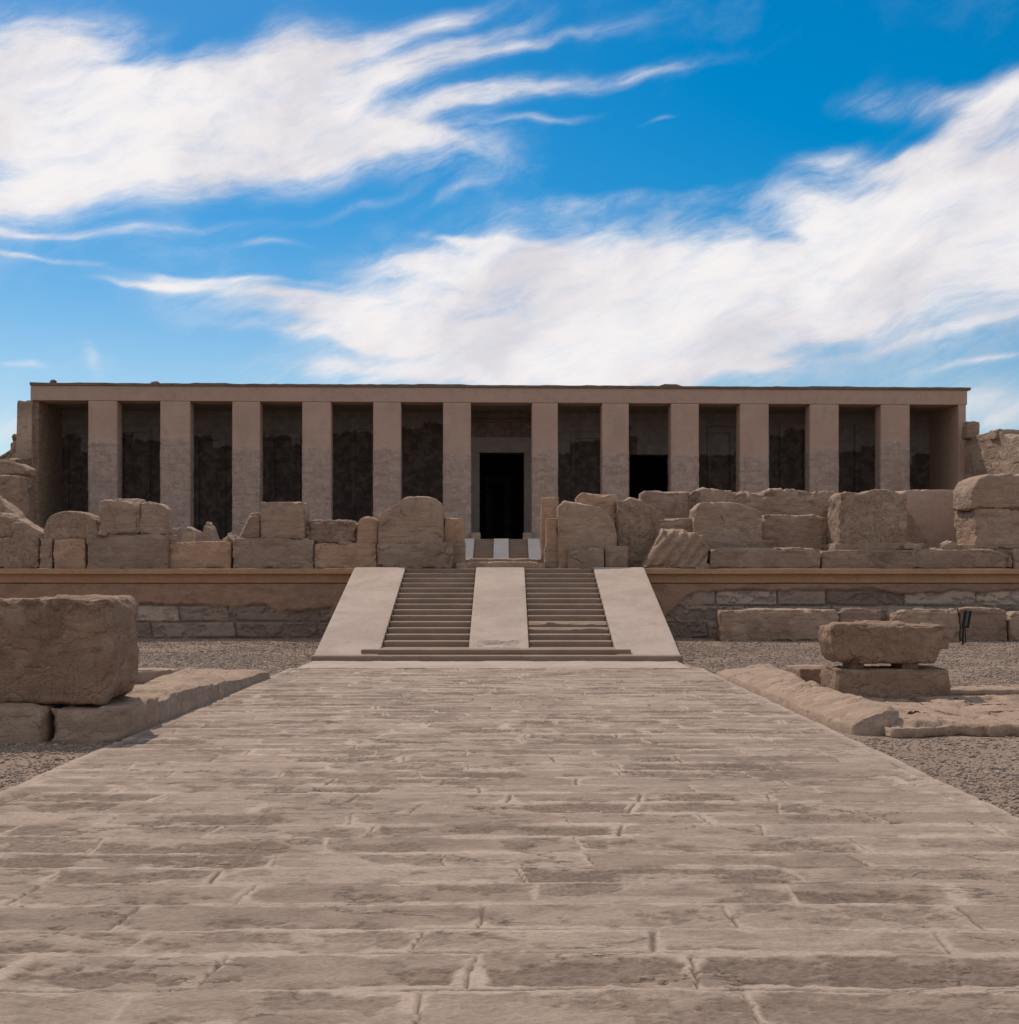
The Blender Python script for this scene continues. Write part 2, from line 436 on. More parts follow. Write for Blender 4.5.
# ------------------------------------------------------------------ stones
sid = [0]
def stone_geo(w, d, h, res=None, r=.05, amp=.03, freq=2.0, cuts=3, top=None, taper=0.0, seed=None, cutdepth=.12, lsl=None, rsl=None):
    sid[0] += 1
    if seed is None: seed = sid[0] * 7
    rr = np.random.default_rng(seed)
    if res is None: res = max(.02, min(w, h) / 30)
    r = r * .6
    V, Fc = cube_grid(w, d, h, res, r)
    hd = np.array([w, d, h]) / 2
    if top is not None:
        u = (V[:, 0] + w / 2) / w; t = (V[:, 2] + h / 2) / h
        xs, ys = zip(*top)
        V[:, 2] = -h / 2 + t * h * np.interp(u, xs, ys)
    if lsl or rsl:
        t = (V[:, 2] + h / 2) / h; u = (V[:, 0] + w / 2) / w
        if lsl: V[:, 0] += (1 - u) * w * np.interp(t, *zip(*lsl))
        if rsl: V[:, 0] += u * w * np.interp(t, *zip(*rsl))
    for i in range(cuts):
        nrm = np.array([rr.choice([-1, 1]) * rr.uniform(.2, 1), -rr.uniform(.1, 1), rr.uniform(.15, 1.1)])
        nrm /= np.linalg.norm(nrm)
        sp = (V @ nrm)
        dmax = sp.max(); off = dmax - cutdepth * rr.uniform(.3, 1) * min(w, h)
        ex = np.maximum(sp - off, 0)[:, None]
        V = V - ex * nrm * .92
    S = V + rr.uniform(0, 60, 3)
    nn = V / np.linalg.norm(V / hd, axis=1, keepdims=True).clip(.01) / hd
    edge = np.sort(np.abs(V) / hd, axis=1)[:, 1]
    edge = sstep(.72, 1.0, edge)
    nrm = np.clip(V / hd, -1, 1) ** 7; nrm /= np.linalg.norm(nrm, axis=1, keepdims=True).clip(1e-6)
    f1 = fbm(S[:, 0] * freq, S[:, 1] * freq, S[:, 2] * freq, seed, 6, .62) - .5
    f2 = fbm(S[:, 0] * freq * .8, S[:, 1] * freq, S[:, 2] * freq * 4.5, seed + 3, 4, .6) - .5
    f3 = np.maximum(fbm(S[:, 0] * freq * 1.7, S[:, 1] * freq * 1.7, S[:, 2] * freq * 1.7, seed + 9, 3) - .5, 0)
    dis = amp * (1.3 * f1 + .8 * f2) - amp * 7.5 * f3 * edge - amp * .25 * edge
    bottom = 1 - sstep(-1, -.85, V[:, 2] / hd[2]) * 1.0
    f4 = fbm(S[:, 0] * freq * .9 + 3, S[:, 1] * freq * .9, S[:, 2] * freq * 1.5, seed + 21, 5, .55)
    f5 = fbm(S[:, 0] * freq * 3, S[:, 1] * freq * 3, S[:, 2] * freq * 3, seed + 27, 4, .6) - .5
    topz = sstep(.2, .95, V[:, 2] / hd[2])
    dis = dis * (.55 + .45 * np.maximum(topz, edge)) - amp * (.22 + .6 * topz) * sstep(.53, .57, f4) + amp * (.45 + .8 * topz) * f5 - amp * .9 * sstep(.56, .6, f4) * edge
    V = V + nrm * dis[:, None]
    V[:, 2] = np.maximum(V[:, 2], -h / 2)
    return V, Fc

GROUPS = {}
def stone(name, label, cat, x0, x1, y0, y1, Y, depth, mat='block', group=None, base=None, tilt=0, yaw=0, sink=.02, **k):
    """outline in photo pixels at depth Y (the front face); a real block of the given depth"""
    X0, X1 = wx(x0, Y), wx(x1, Y); Z0, Z1 = wz(y1, Y), wz(y0, Y)
    if base is not None: Z0 = base
    w, h = X1 - X0, Z1 - Z0
    V, Fc = stone_geo(w, depth, h + sink, **k)
    if tilt:
        c, s = math.cos(tilt), math.sin(tilt)
        V = V @ np.array([[c, 0, -s], [0, 1, 0], [s, 0, c]])
    if yaw:
        c, s = math.cos(yaw), math.sin(yaw)
        V = V @ np.array([[c, s, 0], [-s, c, 0], [0, 0, 1]])
    cen = np.array([(X0 + X1) / 2, Y + depth / 2, (Z0 + Z1 - sink) / 2])
    V = V + cen
    V[:, 2] += (Z0 - sink) - V[:, 2].min()
    o = mesh_np(name, V, Fc, M[mat])
    return tag(o, label, cat, group)

# ------------------------------------------------------------------ setting
# ground: one sheet to the horizon
mb = MB()
us = np.concatenate([[-900, -300, -90, -35], np.arange(-16, 16.01, .14), [35, 90, 300, 900]])
vs = np.concatenate([[-900, -200, -40, -8], np.arange(0, 31.6, .14), [60, 200, 900]])
U, Vv = np.meshgrid(us, vs, indexing='ij')
loc_ = (np.abs(U) < 16) & (Vv > 0) & (Vv < 31)
Zg = -.045 + .05 * (fbm(U * .8, Vv * .8, 0, 3, 4) - .5) * loc_ + .02 * (fbm(U * 5, Vv * 5, 0, 4, 3) - .5) * loc_
Zg = Zg + .115 * sstep(23, 30, Vv)
verts = np.stack([U, Vv, Zg], -1).reshape(-1, 3)
tag(mesh_np('ground', verts, grid_faces(len(us), len(vs)), M['ground'], loc=(0, 0, 0)), kind='structure')

# paved processional path
ys = [1.0]
while ys[-1] < 21.75: ys.append(ys[-1] + min(.034, max(.0085, .55 * ys[-1] ** 2 / 2000)))
ys = np.array(ys)
xs = np.arange(-3.62, 3.581, .0125)
U, Vv = np.meshgrid(xs, ys, indexing='ij')
dz, at, _ = masonry(U, Vv, (.33, .46), (.8, 1.7), 21, wob=.045, erode=.6, joint=.012, groove=.5)
X = U.copy()
edge = 3.62 - np.abs(U)
X += np.sign(U) * (.05 * (fbm(Vv * 2.2, Vv * 0, 0, 31, 4) - .5)) * (np.abs(U) > 3.2)
zz = dz - .012 * (1 - sstep(0, .05, edge)) + .012 * (fbm(U * .7, Vv * .7, 0, 41, 3) - .5)
at[..., 0] = np.maximum(at[..., 0], (1 - sstep(.03, .13 + .1 * fbm(U * 3, Vv * 3, 0, 9, 3), edge)) * .8)
V = np.stack([X, Vv, zz], -1)
# skirts
def with_skirt(V, A, drop=.15):
    nu, nv = V.shape[:2]
    Vn = np.zeros((nu + 2, nv + 2, 3)); Vn[1:-1, 1:-1] = V
    An = np.zeros((nu + 2, nv + 2, 3)); An[1:-1, 1:-1] = A
    for arr in (Vn, An):
        arr[0, :] = arr[1, :]; arr[-1, :] = arr[-2, :]
        arr[:, 0] = arr[:, 1]; arr[:, -1] = arr[:, -2]
    Vn[0, :, 2] -= drop; Vn[-1, :, 2] -= drop; Vn[:, 0, 2] -= drop; Vn[:, -1, 2] -= drop
    return Vn, An
Vn, An = with_skirt(V, at)
tag(mesh_np('path', Vn.reshape(-1, 3), grid_faces(*Vn.shape[:2]), M['path'], attr=An.reshape(-1, 3), loc=(0, 0, 0)), kind='structure')
# path behind the camera
mb = MB().box(-3.6, 3.57, -14, .995, -.2, -.006)
tag(mb.build('pavement', M['path']), kind='structure')

# terrace ground (first court behind the retaining wall) and the upper platform
us = np.concatenate([[-80, -40], np.arange(-16, 16.01, .4), [40, 80]])
vs = np.concatenate([[30.75], np.arange(31.0, 70, .5), [70.6]])
U, Vv = np.meshgrid(us, vs, indexing='ij')
Zg = TZ - .02 + .05 * (fbm(U * .7, Vv * .7, 0, 13, 4) - .5)
Zg[:, 0] = TZ - .02
tag(mesh_np('court_ground', np.stack([U, Vv, Zg], -1).reshape(-1, 3), grid_faces(len(us), len(vs)), M['court'], loc=(0, 0, 0)), kind='structure')
mb = MB().box(-80, 80, 30.75, 120, -1, TZ - .1)
tag(mb.build('terrace', M['court']), kind='structure')

# ------------------------------------------------------------------ gravel pebbles
t = (1 + 5 ** .5) / 2
ico = np.array([(-1, t, 0), (1, t, 0), (-1, -t, 0), (1, -t, 0), (0, -1, t), (0, 1, t), (0, -1, -t), (0, 1, -t), (t, 0, -1), (t, 0, 1), (-t, 0, -1), (-t, 0, 1)]) / math.hypot(1, t)
icf = np.array([(0, 11, 5), (0, 5, 1), (0, 1, 7), (0, 7, 10), (0, 10, 11), (1, 5, 9), (5, 11, 4), (11, 10, 2), (10, 7, 6), (7, 1, 8), (3, 9, 4), (3, 4, 2), (3, 2, 6), (3, 6, 8), (3, 8, 9), (4, 9, 5), (2, 4, 11), (6, 2, 10), (8, 6, 7), (9, 8, 1)])
def pebbles(n, seed):
    r = np.random.default_rng(seed)
    Y = 6 + 24.3 * r.random(n * 6) ** 1.5
    side = r.choice([-1, 1], n * 6)
    Xo = 3.60 + r.random(n * 6) * np.maximum(0, .46 * Y + 1.5 - 3.6)
    X = side * Xo
    wgt = (.46 * Y + 1.5 - 3.6).clip(0) / 12
    ok = r.random(n * 6) < wgt * (Y < 30.3)
    ok &= ~((Y > 12.4) & (Y < 20.5) & (X < 0))
    ok &= ~((X > 0) & (Y > 12.7) & (Y < 21) & (X < 4.7)) & ~((X > 4) & (Y > 12.6) & (Y < 17.4))
    clump = fbm(X * 1.2, Y * 1.2, 0, 77, 3)
    ok &= r.random(n * 6) < sstep(.25, .7, clump) + .25
    X, Y = X[ok][:n], Y[ok][:n]; n = len(X)
    s = r.uniform(.006, .0135, n) * (1 + .9 * (r.random(n) > .95)) * (1 + .02 * Y)
    ang = r.random(n) * 6.283
    sc = np.stack([s * r.uniform(.8, 1.5, n), s * r.uniform(.7, 1.1, n), s * r.uniform(.45, .85, n)], 1)
    V = ico[None] * sc[:, None] * r.uniform(.75, 1.2, (n, 12, 1))
    c, q = np.cos(ang)[:, None], np.sin(ang)[:, None]
    V = np.stack([V[..., 0] * c - V[..., 1] * q, V[..., 0] * q + V[..., 1] * c, V[..., 2]], -1)
    Z = -.045 + .05 * (fbm(X * .8, Y * .8, 0, 3, 4) - .5) + .02 * (fbm(X * 5, Y * 5, 0, 4, 3) - .5) + .115 * sstep(23, 30, Y)
    V = V + np.stack([X, Y, Z + sc[:, 2] * .4], 1)[:, None]
    Fc = icf[None] + (np.arange(n) * 12)[:, None, None]
    A = np.repeat(r.random(n)[:, None], 12, 1)
    A = np.stack([A, A, A], -1)
    tag(mesh_np('gravel', V.reshape(-1, 3), Fc.reshape(-1, 3), M['pebble'], smooth=False, attr=A.reshape(-1, 3), loc=(0, 0, 0)),
        'loose brown gravel scattered over the sandy ground beside the paved path', 'gravel', kind='stuff')
pebbles(70000, 8)

# ------------------------------------------------------------------ terrace retaining wall
WY = 30.62
tw = thing('retaining_wall', 'long low retaining wall of grey blocks under an ochre cornice, behind the main staircase', 'wall', (0, WY, 0))
us = np.arange(-18, 18.01, .028); vs = np.arange(-.2, 1.432, .026)
U, Vv = np.meshgrid(us, vs, indexing='ij')
dz, at, row = masonry(U, Vv, (.36, .46), (1.1, 2.6), 57, wob=.02, erode=.8, joint=.014, groove=.9, darkjoint=True)
pl_edge = np.where(U < 0, 1.02 + .5 * (fbm(U * .9, U * 0, 0, 61, 4) - .5) - .22 * sstep(-6.2, -4.4, U) - .05 * sstep(-12, -9, -U),
                   1.26 - .9 * (1 - sstep(3.6, 4.9, U)) + .25 * (fbm(U * .9, U * 0, 0, 61, 4) - .5))
pl = sstep(-.03, .03, Vv - pl_edge + .05 * (fbm(U * 6, Vv * 6, 0, 5, 3) - .5))
yy = -dz * 3.2 * (1 - pl) + .03 * (fbm(U * .8, Vv * 3, 0, 66, 4) - .5) - .022 * pl + .02 * (1 - pl)
V = np.stack([U, yy, Vv], -1)
atw = at.copy()
# plaster coat is coloured by a negative-free mask in the alpha-like blue > 2
atw[..., 2] = np.where(pl > .5, 2.0, at[..., 2]); atw[..., 0] *= (1 - pl); atw[..., 1] *= (1 - pl)
def wall_mat():
    m, nt, b, P = new_mat('coursed_wall_with_ochre_plaster')
    a = nt.n('ShaderNodeAttribute', attribute_name='wear')
    s = nt.n('ShaderNodeSeparateColor'); nt.L.new(a.outputs['Color'], s.inputs[0])
    med = nt.noise(nt.map(P, (1, 1, 2)), 3, 7, .65, .3); fine = nt.noise(P, 28, 5, .7); big = nt.noise(P, .5, 3, .5)
    col = nt.mix(nt.m('MINIMUM', s.outputs[2], 1.0), (.225, .155, .113), (.50, .38, .29))
    col = nt.mix(nt.mr(med, .45, .7, 0, .6), col, (.19, .135, .10))
    col = nt.mix(nt.m('MULTIPLY', s.outputs[1], .7), col, (.12, .09, .075))
    col = nt.mix(nt.m('MULTIPLY', s.outputs[0], .6), col, (.36, .285, .23))
    oc = nt.mix(nt.mr(med, .4, .65), (.36, .215, .14), (.27, .16, .105))
    oc = nt.mix(nt.mr(big, .5, .65, 0, .5), oc, (.25, .17, .125))
    col = nt.mix(nt.mr(s.outputs[2], 1.2, 1.8), col, oc)
    tone = nt.mr(fine, .3, .7, .82, 1.18, False)
    tc = nt.n('ShaderNodeCombineColor')
    for i in range(3): nt.L.new(tone, tc.inputs[i])
    col = nt.mix(1.0, col, tc.outputs[0], 'MULTIPLY')
    nt.L.new(col, b.inputs['Base Color'])
    bump(nt, b, nt.m('ADD', med, nt.m('MULTIPLY', fine, .4)), .8, .02)
    return m
M['twall'] = wall_mat()
fc = grid_faces(len(us), len(vs))
mesh_np('wall_face', V.reshape(-1, 3), fc, M['twall'], tw, attr=atw.reshape(-1, 3))
MB().box(-18, 18, .3, .6, -.2, 1.42).build('wall_core', M['block_grey'], tw)
MB().box(-60, -18.003, 0, .6, -.2, 1.42).box(18.003, 60, 0, .6, -.2, 1.42).build('wall_extension', M['block_grey'], tw)
# cavetto cornice: lip, concave throat, roll
prof = [(.5, 1.425), (-.02, 1.425), (-.05, 1.437), (-.06, 1.455), (-.05, 1.473), (-.025, 1.48)]
for i in range(9):
    a = i / 8 * PI / 2
    prof.append((-.025 - .135 * (1 - math.cos(a)), 1.485 + .165 * math.sin(a)))
prof += [(-.185, 1.655), (-.188, 1.772), (-.17, TZ), (.5, TZ)]
n = len(prof)
xs_ = np.arange(-60, 60.01, .25)
Vc = []
for x in xs_:
    wv = .012 * (float(vn(np.array([x * .7]), 0, 0, 5)[0]) - .5)
    for (y, z) in prof: Vc.append((x, y + wv + .006 * (random.random() - .5), z + wv * .6))
Fc = []
for i in range(len(xs_) - 1):
    for j in range(n - 1): Fc.append((i * n + j, i * n + j + 1, (i + 1) * n + j + 1, (i + 1) * n + j))
mesh_np('cornice', np.array(Vc), np.array(Fc), M['cornice'], tw, smooth=False)

# ------------------------------------------------------------------ staircases
def ramp_mesh(x0, x1, pts, zb, seed, chip=None, b=.012):
    """sloping slab: pts = [(y,z)...] top line; down to zb. Fine grid with slight waviness"""
    L = pts[-1][0] - pts[0][0]
    nu = max(8, int((x1 - x0) / .05)); nv = max(10, int(L / .05))
    xs = np.linspace(x0, x1, nu + 1); ys = np.linspace(pts[0][0], pts[-1][0], nv + 1)
    ys = np.unique(np.concatenate([ys, [p[0] for p in pts]]))
    U, Vv = np.meshgrid(xs, ys, indexing='ij')
    Z = np.interp(Vv, *zip(*pts)) + .006 * (fbm(U * 1.5, Vv * 1.5, 0, seed, 3) - .5)
    e = np.minimum(U - x0, x1 - U)
    Z -= .008 * (1 - sstep(0, .03, e)) * (.3 + fbm(U * 9, Vv * 9, 0, seed + 1, 3))
    if chip: Z -= chip(U, Vv)
    Z = np.maximum(Z, zb + .002)
    Vn = np.zeros((len(xs) + 2, len(ys) + 2, 3))
    Vn[1:-1, 1:-1] = np.stack([U, Vv, Z], -1)
    Vn[0] = Vn[1]; Vn[-1] = Vn[-2]; Vn[:, 0] = Vn[:, 1]; Vn[:, -1] = Vn[:, -2]
    for s in (Vn[0], Vn[-1]): s[:, 2] = zb
    Vn[:, 0, 2] = zb; Vn[:, -1, 2] = zb
    return Vn.reshape(-1, 3), grid_faces(len(xs) + 2, len(ys) + 2)

def step_mesh(x0, x1, y0, y1, z0, z1, seed, worn=0.0):
    V, Fc = cube_grid(x1 - x0, y1 - y0, z1 - z0, .04 if worn == 0 else .025, .012)
    V = V + np.array([(x0 + x1) / 2, (y0 + y1) / 2, (z0 + z1) / 2])
    fr = (V[:, 1] < y0 + .06) & (V[:, 2] > z0 + .02)
    nz = fbm(V[:, 0] * 3, V[:, 1] * 3, V[:, 2] * 3, seed, 4)
    V[:, 2] -= fr * .012 * nz * (V[:, 2] > z1 - .03)
    V[:, 1] += fr * .012 * (nz - .3)
    if worn:
        k = sstep(.35, .7, fbm(V[:, 0] * 2.2, V[:, 1] * 4, V[:, 2] * 0, seed + 5, 4))
        top = sstep(z0 + .01, z1, V[:, 2])
        frn = 1 - sstep(y0, y0 + .3, V[:, 1])
        V[:, 2] -= worn * k * top * frn
    return V, Fc

st = thing('stone_staircase', 'wide shallow stone staircase with three smooth pale ramps, between the path and the terrace', 'staircase', (0, 23.5, 0))
OY = 23.5
def L(V): return V - np.array([0, OY, 0])
RX = [(-3.48, -2.26), (-.55, .61), (2.28, 3.49)]
Y1, TR, NS = 24.7, .42, 14
RI = (TZ - .2) / NS
line = [(Y1 - (RI + .03) * TR / RI + (-.1) * TR / RI, .1), (Y1 + TR * (NS - 1), TZ + .03), (WY + .3, TZ + .03)]
V, Fc = step_mesh(-3.50, 3.50, 23.5, WY - .01, -.15, .1, 5)
mesh_np('base_step', L(V), Fc, M['step'], st)
V, Fc = step_mesh(-2.60, 2.56, 23.86, WY - .02, .09, .2, 6)
# cut between the outer ramps
V[:, 0] = np.where(V[:, 1] > 23.95, np.clip(V[:, 0], -2.262, 2.282), V[:, 0])
mesh_np('step', L(V), Fc, M['step'], st)
for fl, (a, b_) in enumerate(((RX[0][1], RX[1][0]), (RX[1][1], RX[2][0]))):
    for k in range(NS):
        y = Y1 + k * TR
        y2 = y + TR + .05 if k < NS - 1 else WY - .02
        z = .2 + RI * k
        w = 0
        if fl == 1 and k in (2, 3): w = .055 if k == 3 else .03
        V, Fc = step_mesh(a + .003, b_ - .003, y, y2, z - .03, z + RI, 100 + fl * 40 + k, w)
        o = mesh_np('step', L(V), Fc, M['step'], st)
        if w: tag(o, 'worn step with a broken pale edge')
def chip(U, Vv):
    n = fbm(U * 3.2, Vv * 3.2, 0, 91, 4)
    m = sstep(.0, .12, .33 - np.abs(Vv - 24.42 + .08 * U) - .22 * n) * sstep(-.42, -.25, U) * (1 - sstep(.35, .55, U))
    return m * (.035 + .05 * (fbm(U * 7, Vv * 7, 0, 92, 4)))
for i, (a, b_) in enumerate(RX):
    pts = list(line)
    if i == 1: pts = [(pts[0][0] + .1 * TR / RI, .2)] + pts[1:]
    V, Fc = ramp_mesh(a, b_, pts, .05 if i != 1 else .15, 70 + i, chip if i == 1 else None)
    o = mesh_np('ramp', L(V), Fc, M['ramp'], st, smooth=False)
    if i == 1: tag(o, 'middle ramp, its foot chipped and patched')
V, Fc = stone_geo(6.86, 1.9, .3, res=.05, r=.01, amp=.006, cuts=0)
V[:, 0] += -.03; V[:, 1] += 22.62; V[:, 2] += -.142
tag(mesh_np('stone_slab', V, Fc, M['ramp']), 'smooth pale threshold slab between the paved path and the foot of the main staircase', 'paving slab')

# second staircase
s2 = thing('stone_staircase', 'small distant staircase with a narrow pale middle ramp leading up to the dark temple doorway', 'staircase', (0, 64.3, TZ))
def L2(V): return V - np.array([0, 64.3, TZ])
q = 69.0 / F
xa = [(464, 474), (493.8, 508.6), (528, 540)]
R2 = [(wx(a, 69), wx(b, 69)) for a, b in xa]
Y2, T2, N2 = 64.6, .42, 14; R2i = (FZ - TZ) / N2
l2 = [(Y2 - .4, TZ + .02), (Y2 + T2 * (N2 - 1), FZ + .03), (70.7, FZ + .03)]
for (a, b_) in ((R2[0][1], R2[1][0]), (R2[1][1], R2[2][0])):
    for k in range(N2):
        y = Y2 + k * T2
        V, Fc = step_mesh(a + .003, b_ - .003, y, (y + T2 + .05) if k < N2 - 1 else 70.45, TZ - .05 + R2i * k, TZ + R2i * (k + 1), 300 + k)
        mesh_np('step', L2(V), Fc, M['step'], s2)
for i, (a, b_) in enumerate(R2):
    V, Fc = ramp_mesh(a, b_, l2, TZ - .1, 90 + i)
    mesh_np('ramp', L2(V), Fc, M['ramp_white'], s2, smooth=False)

# ------------------------------------------------------------------ temple
AY = math.radians(2.0)
TY = 73.0
XC = wx(501, TY)
T = thing('temple', 'long flat-roofed stone temple with a portico of square pillars and a dark central doorway', 'temple', (XC, TY, FZ), AY)
def fs(px, back=0.0):
    """local x on a plane parallel to the facade at local y = back"""
    k = (px - HX) / F
    bx, by = XC - back * math.sin(AY), TY + back * math.cos(AY)
    return (CX + k * by - bx) / (math.cos(AY) - k * math.sin(AY))
def fz(py, back=0.0): return wz(py, TY + back) - FZ
TOP, LIN = fz(385), fz(402.5)
XL, XR = fs(30), fs(971.5)
# lintel
mb = MB().box(XL + .02, XR - .25, 0, 1.3, LIN, TOP - .16, .03)
def subdiv_wall(x0, x1, z0, z1, y, seed, amp=.02, res=.12):
    us = np.arange(x0, x1 + res * .5, res); us[-1] = x1
    vs = np.linspace(z0, z1, max(3, int((z1 - z0) / res)))
    U, Vv = np.meshgrid(us, vs, indexing='ij')
    return np.stack([U, y + amp * (fbm(U * .8, Vv * .8, 0, seed, 4) - .5), Vv], -1).reshape(-1, 3), grid_faces(len(us), len(vs))
mb.build('architrave', M['plaster'], T)
# roof slab with irregular edge
xs_ = np.arange(XL - .0, XR + .01, .35)
prf = [(1.0, TOP - .16), (-.07, TOP - .16), (-.075, TOP), (.2, TOP + .01), (12, TOP + .01), (12, TOP - .16)]
Vc, Fc = [], []
hh = 0
for i, x in enumerate(xs_):
    if random.random() < .22: hh = random.uniform(-.05, .05)
    j_ = .10 if abs(x - fs(672)) < .5 else 0
    for (y, z) in prf: Vc.append((x, y + (hh * .3 if y < 0 else 0), z + ((hh * .6 + j_ + random.uniform(-.012, .012)) if z > TOP - .1 and y < 5 else 0)))
n = len(prf)
for i in range(len(xs_) - 1):
    for j in range(n): Fc.append((i * n + j, i * n + (j + 1) % n, (i + 1) * n + (j + 1) % n, (i + 1) * n + j))
Fc.append((0, 1, 2, 3)); Fc.append((0, 3, 4, 5))
e0 = (len(xs_) - 1) * n
Fc.append((e0, e0 + 3, e0 + 2, e0 + 1)); Fc.append((e0, e0 + 5, e0 + 4, e0 + 3))
mesh_np('roof', np.array(Vc), np.array(Fc), M['roof'], T, smooth=False)
# pillars
edges = [(88, 117), (160, 190), (232, 260), (302, 331), (373, 401), (443, 471), (532, 558), (602, 629), (671, 699), (740, 769), (810, 839), (881, 910)]
brk = [443, 438, 448, 446, 449, 452, 452, 451, 453, 452, 446, 440]
def pillar_mat():
    """restored smooth plaster above, old carved stone below a ragged line"""
    return None
for i, ((a, b_), by) in enumerate(zip(edges, brk)):
    x0, x1 = fs(a), fs(b_); zb = fz(by)
    V, Fc = cube_grid(x1 - x0, 1.1, LIN, .11, .03)
    V = V + np.array([(x0 + x1) / 2, .55 + .02, LIN / 2])
    n_ = fbm(V[:, 0] * 3 + i * 9, V[:, 1] * 3, V[:, 2] * 3, 200 + i, 4)
    low = 1 - sstep(zb - .22, zb + .10, V[:, 2] + .5 * (fbm(V[:, 0] * 1.2 + 7 * i, V[:, 1] * 1.2, 0, 300 + i, 3) - .5))
    cen = np.array([(x0 + x1) / 2, .57])
    dirv = V[:, :2] - cen
    sgn = np.sign(dirv) * (np.abs(np.abs(dirv) - np.array([(x1 - x0) / 2, .55])) < .035)
    V[:, :2] += sgn * (low * (.02 - .06 * np.abs(n_ - .5) * 2))[:, None]
    A = np.stack([low, n_, np.full(len(V), random.random())], 1)
    mesh_np('pillar', V, Fc, M['reliefwall'], T, attr=A)
PIL = [o for o in bpy.data.objects if o.name.startswith('pillar')]
def pmat():
    m, nt, b, P = new_mat('pillar_plaster_over_carved_stone')
    a = nt.n('ShaderNodeAttribute', attribute_name='wear')
    s = nt.n('ShaderNodeSeparateColor'); nt.L.new(a.outputs['Color'], s.inputs[0])
    med = nt.noise(P, 2.6, 7, .65, .3); fine = nt.noise(P, 16, 5, .7); big = nt.noise(P, .5, 4, .5, .5)
    lay = nt.noise(nt.map(P, (1, 1, 7)), .8, 4, .6, .4)
    sep = nt.n('ShaderNodeSeparateXYZ'); nt.L.new(P, sep.inputs[0])
    pl = nt.mix(nt.mr(big, .35, .65), (.43, .29, .218), (.47, .325, .248))
    pl = nt.mix(nt.mr(nt.noise(nt.map(P, (1, 1, .35)), 1.1, 6, .6, .4), .5, .66, 0, .45), pl, (.355, .25, .195))
    pl = nt.mix(nt.mr(lay, .5, .7, 0, .4), pl, (.36, .245, .185))
    old = nt.mix(nt.mr(med, .38, .62), (.385, .275, .22), (.46, .342, .278))
    old = nt.mix(nt.mr(lay, .48, .66, 0, .6), old, (.30, .21, .165))
    fig = nt.mr(nt.noise(nt.map(P, (1.3, 1, .75)), 2.0, 3, .65, 1.6), .49, .53)
    fig2 = nt.mr(nt.vor(nt.map(P, (1.2, 1, .8)), 3.4), .16, .26)
    w = nt.m('PINGPONG', nt.m('ADD', sep.outputs[0], nt.m('MULTIPLY', med, .1)), .42)
    ln = nt.mr(w, .02, .06)
    hh = nt.m('ADD', nt.m('MULTIPLY', fig, .8), nt.m('ADD', nt.m('MULTIPLY', ln, .5), nt.m('MULTIPLY', fig2, .5)))
    old = nt.mix(nt.mr(hh, .4, 1.6, .26, 0), old, (.30, .205, .155))
    col = nt.mix(s.outputs[0], pl, old)
    tone = nt.mr(fine, .3, .7, .88, 1.12, False)
    tc = nt.n('ShaderNodeCombineColor')
    for i in range(3): nt.L.new(tone, tc.inputs[i])
    col = nt.mix(1.0, col, tc.outputs[0], 'MULTIPLY')
    nt.L.new(col, b.inputs['Base Color'])
    h = nt.m('ADD', nt.m('MULTIPLY', hh, nt.m('MULTIPLY', s.outputs[0], .9)), nt.m('ADD', nt.m('MULTIPLY', med, nt.m('ADD', s.outputs[0], .15)), nt.m('MULTIPLY', fine, .2)))
    bump(nt, b, h, .8, .035)
    return m
M['pillar'] = pmat()
for o in PIL: o.data.materials[0] = M['pillar']
# portico depth, back wall with two openings
BK = 4.6
doors = [(fs(479.5, BK), fs(524, BK), fz(453, BK)), (fs(630, BK), fs(669.5, BK), fz(454, BK))]
WT = LIN + .02
mb = MB()
segs = []
xprev = XL + .3
for (a, b_, z) in doors:
    segs.append((xprev, a)); xprev = b_
segs.append((xprev, XR - .3))
for (a, b_) in segs: mb.box(a, b_, BK, BK + 1.2, -.2, WT)
for (a, b_, z) in doors: mb.box(a, b_, BK + .002, BK + 1.2, z, WT)
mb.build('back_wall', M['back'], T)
MB().box(XL + .3, XR - .3, -.0, 9.0, -.3, 0.0).build('portico_floor', M['lintel'], T)
MB().box(XL + .3, XR - .3, 1.3, BK + 1.3, WT, WT + .12).build('ceiling', M['lintel'], T)
# temple body behind the portico: hall walls (dark inside)
mb = MB()
mb.box(XL + .3, XR - .3, BK + 14, BK + 14.6, -.2, WT)
mb.box(XL + .3, XL + .9, BK + 1.2, BK + 14, -.2, WT).box(XR - .9, XR - .3, BK + 1.2, BK + 14, -.2, WT)
mb.box(XL + .3, XR - .3, BK + 1.3, BK + 14.6, WT, WT + .3)
mb.box(XL + .3, XR - .3, 9.0, BK + 14.6, -.3, 0)
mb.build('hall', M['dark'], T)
# side walls closing the portico
mb = MB().box(fs(22), fs(36.5), .35, 1.31, -2, LIN - .01).box(fs(22), fs(36.5), 1.311, BK + 1.2, -2, WT - .002)
mb.build('side_wall', M['rough'], T)
xr_in = fs(958.5)
mb = MB().box(xr_in, fs(966), .0, 1.30, -2, LIN - .01, .02).box(xr_in, fs(966), 1.302, BK + 1.2, -2, WT - .002)
mb.build('side_wall', M['plaster'], T)
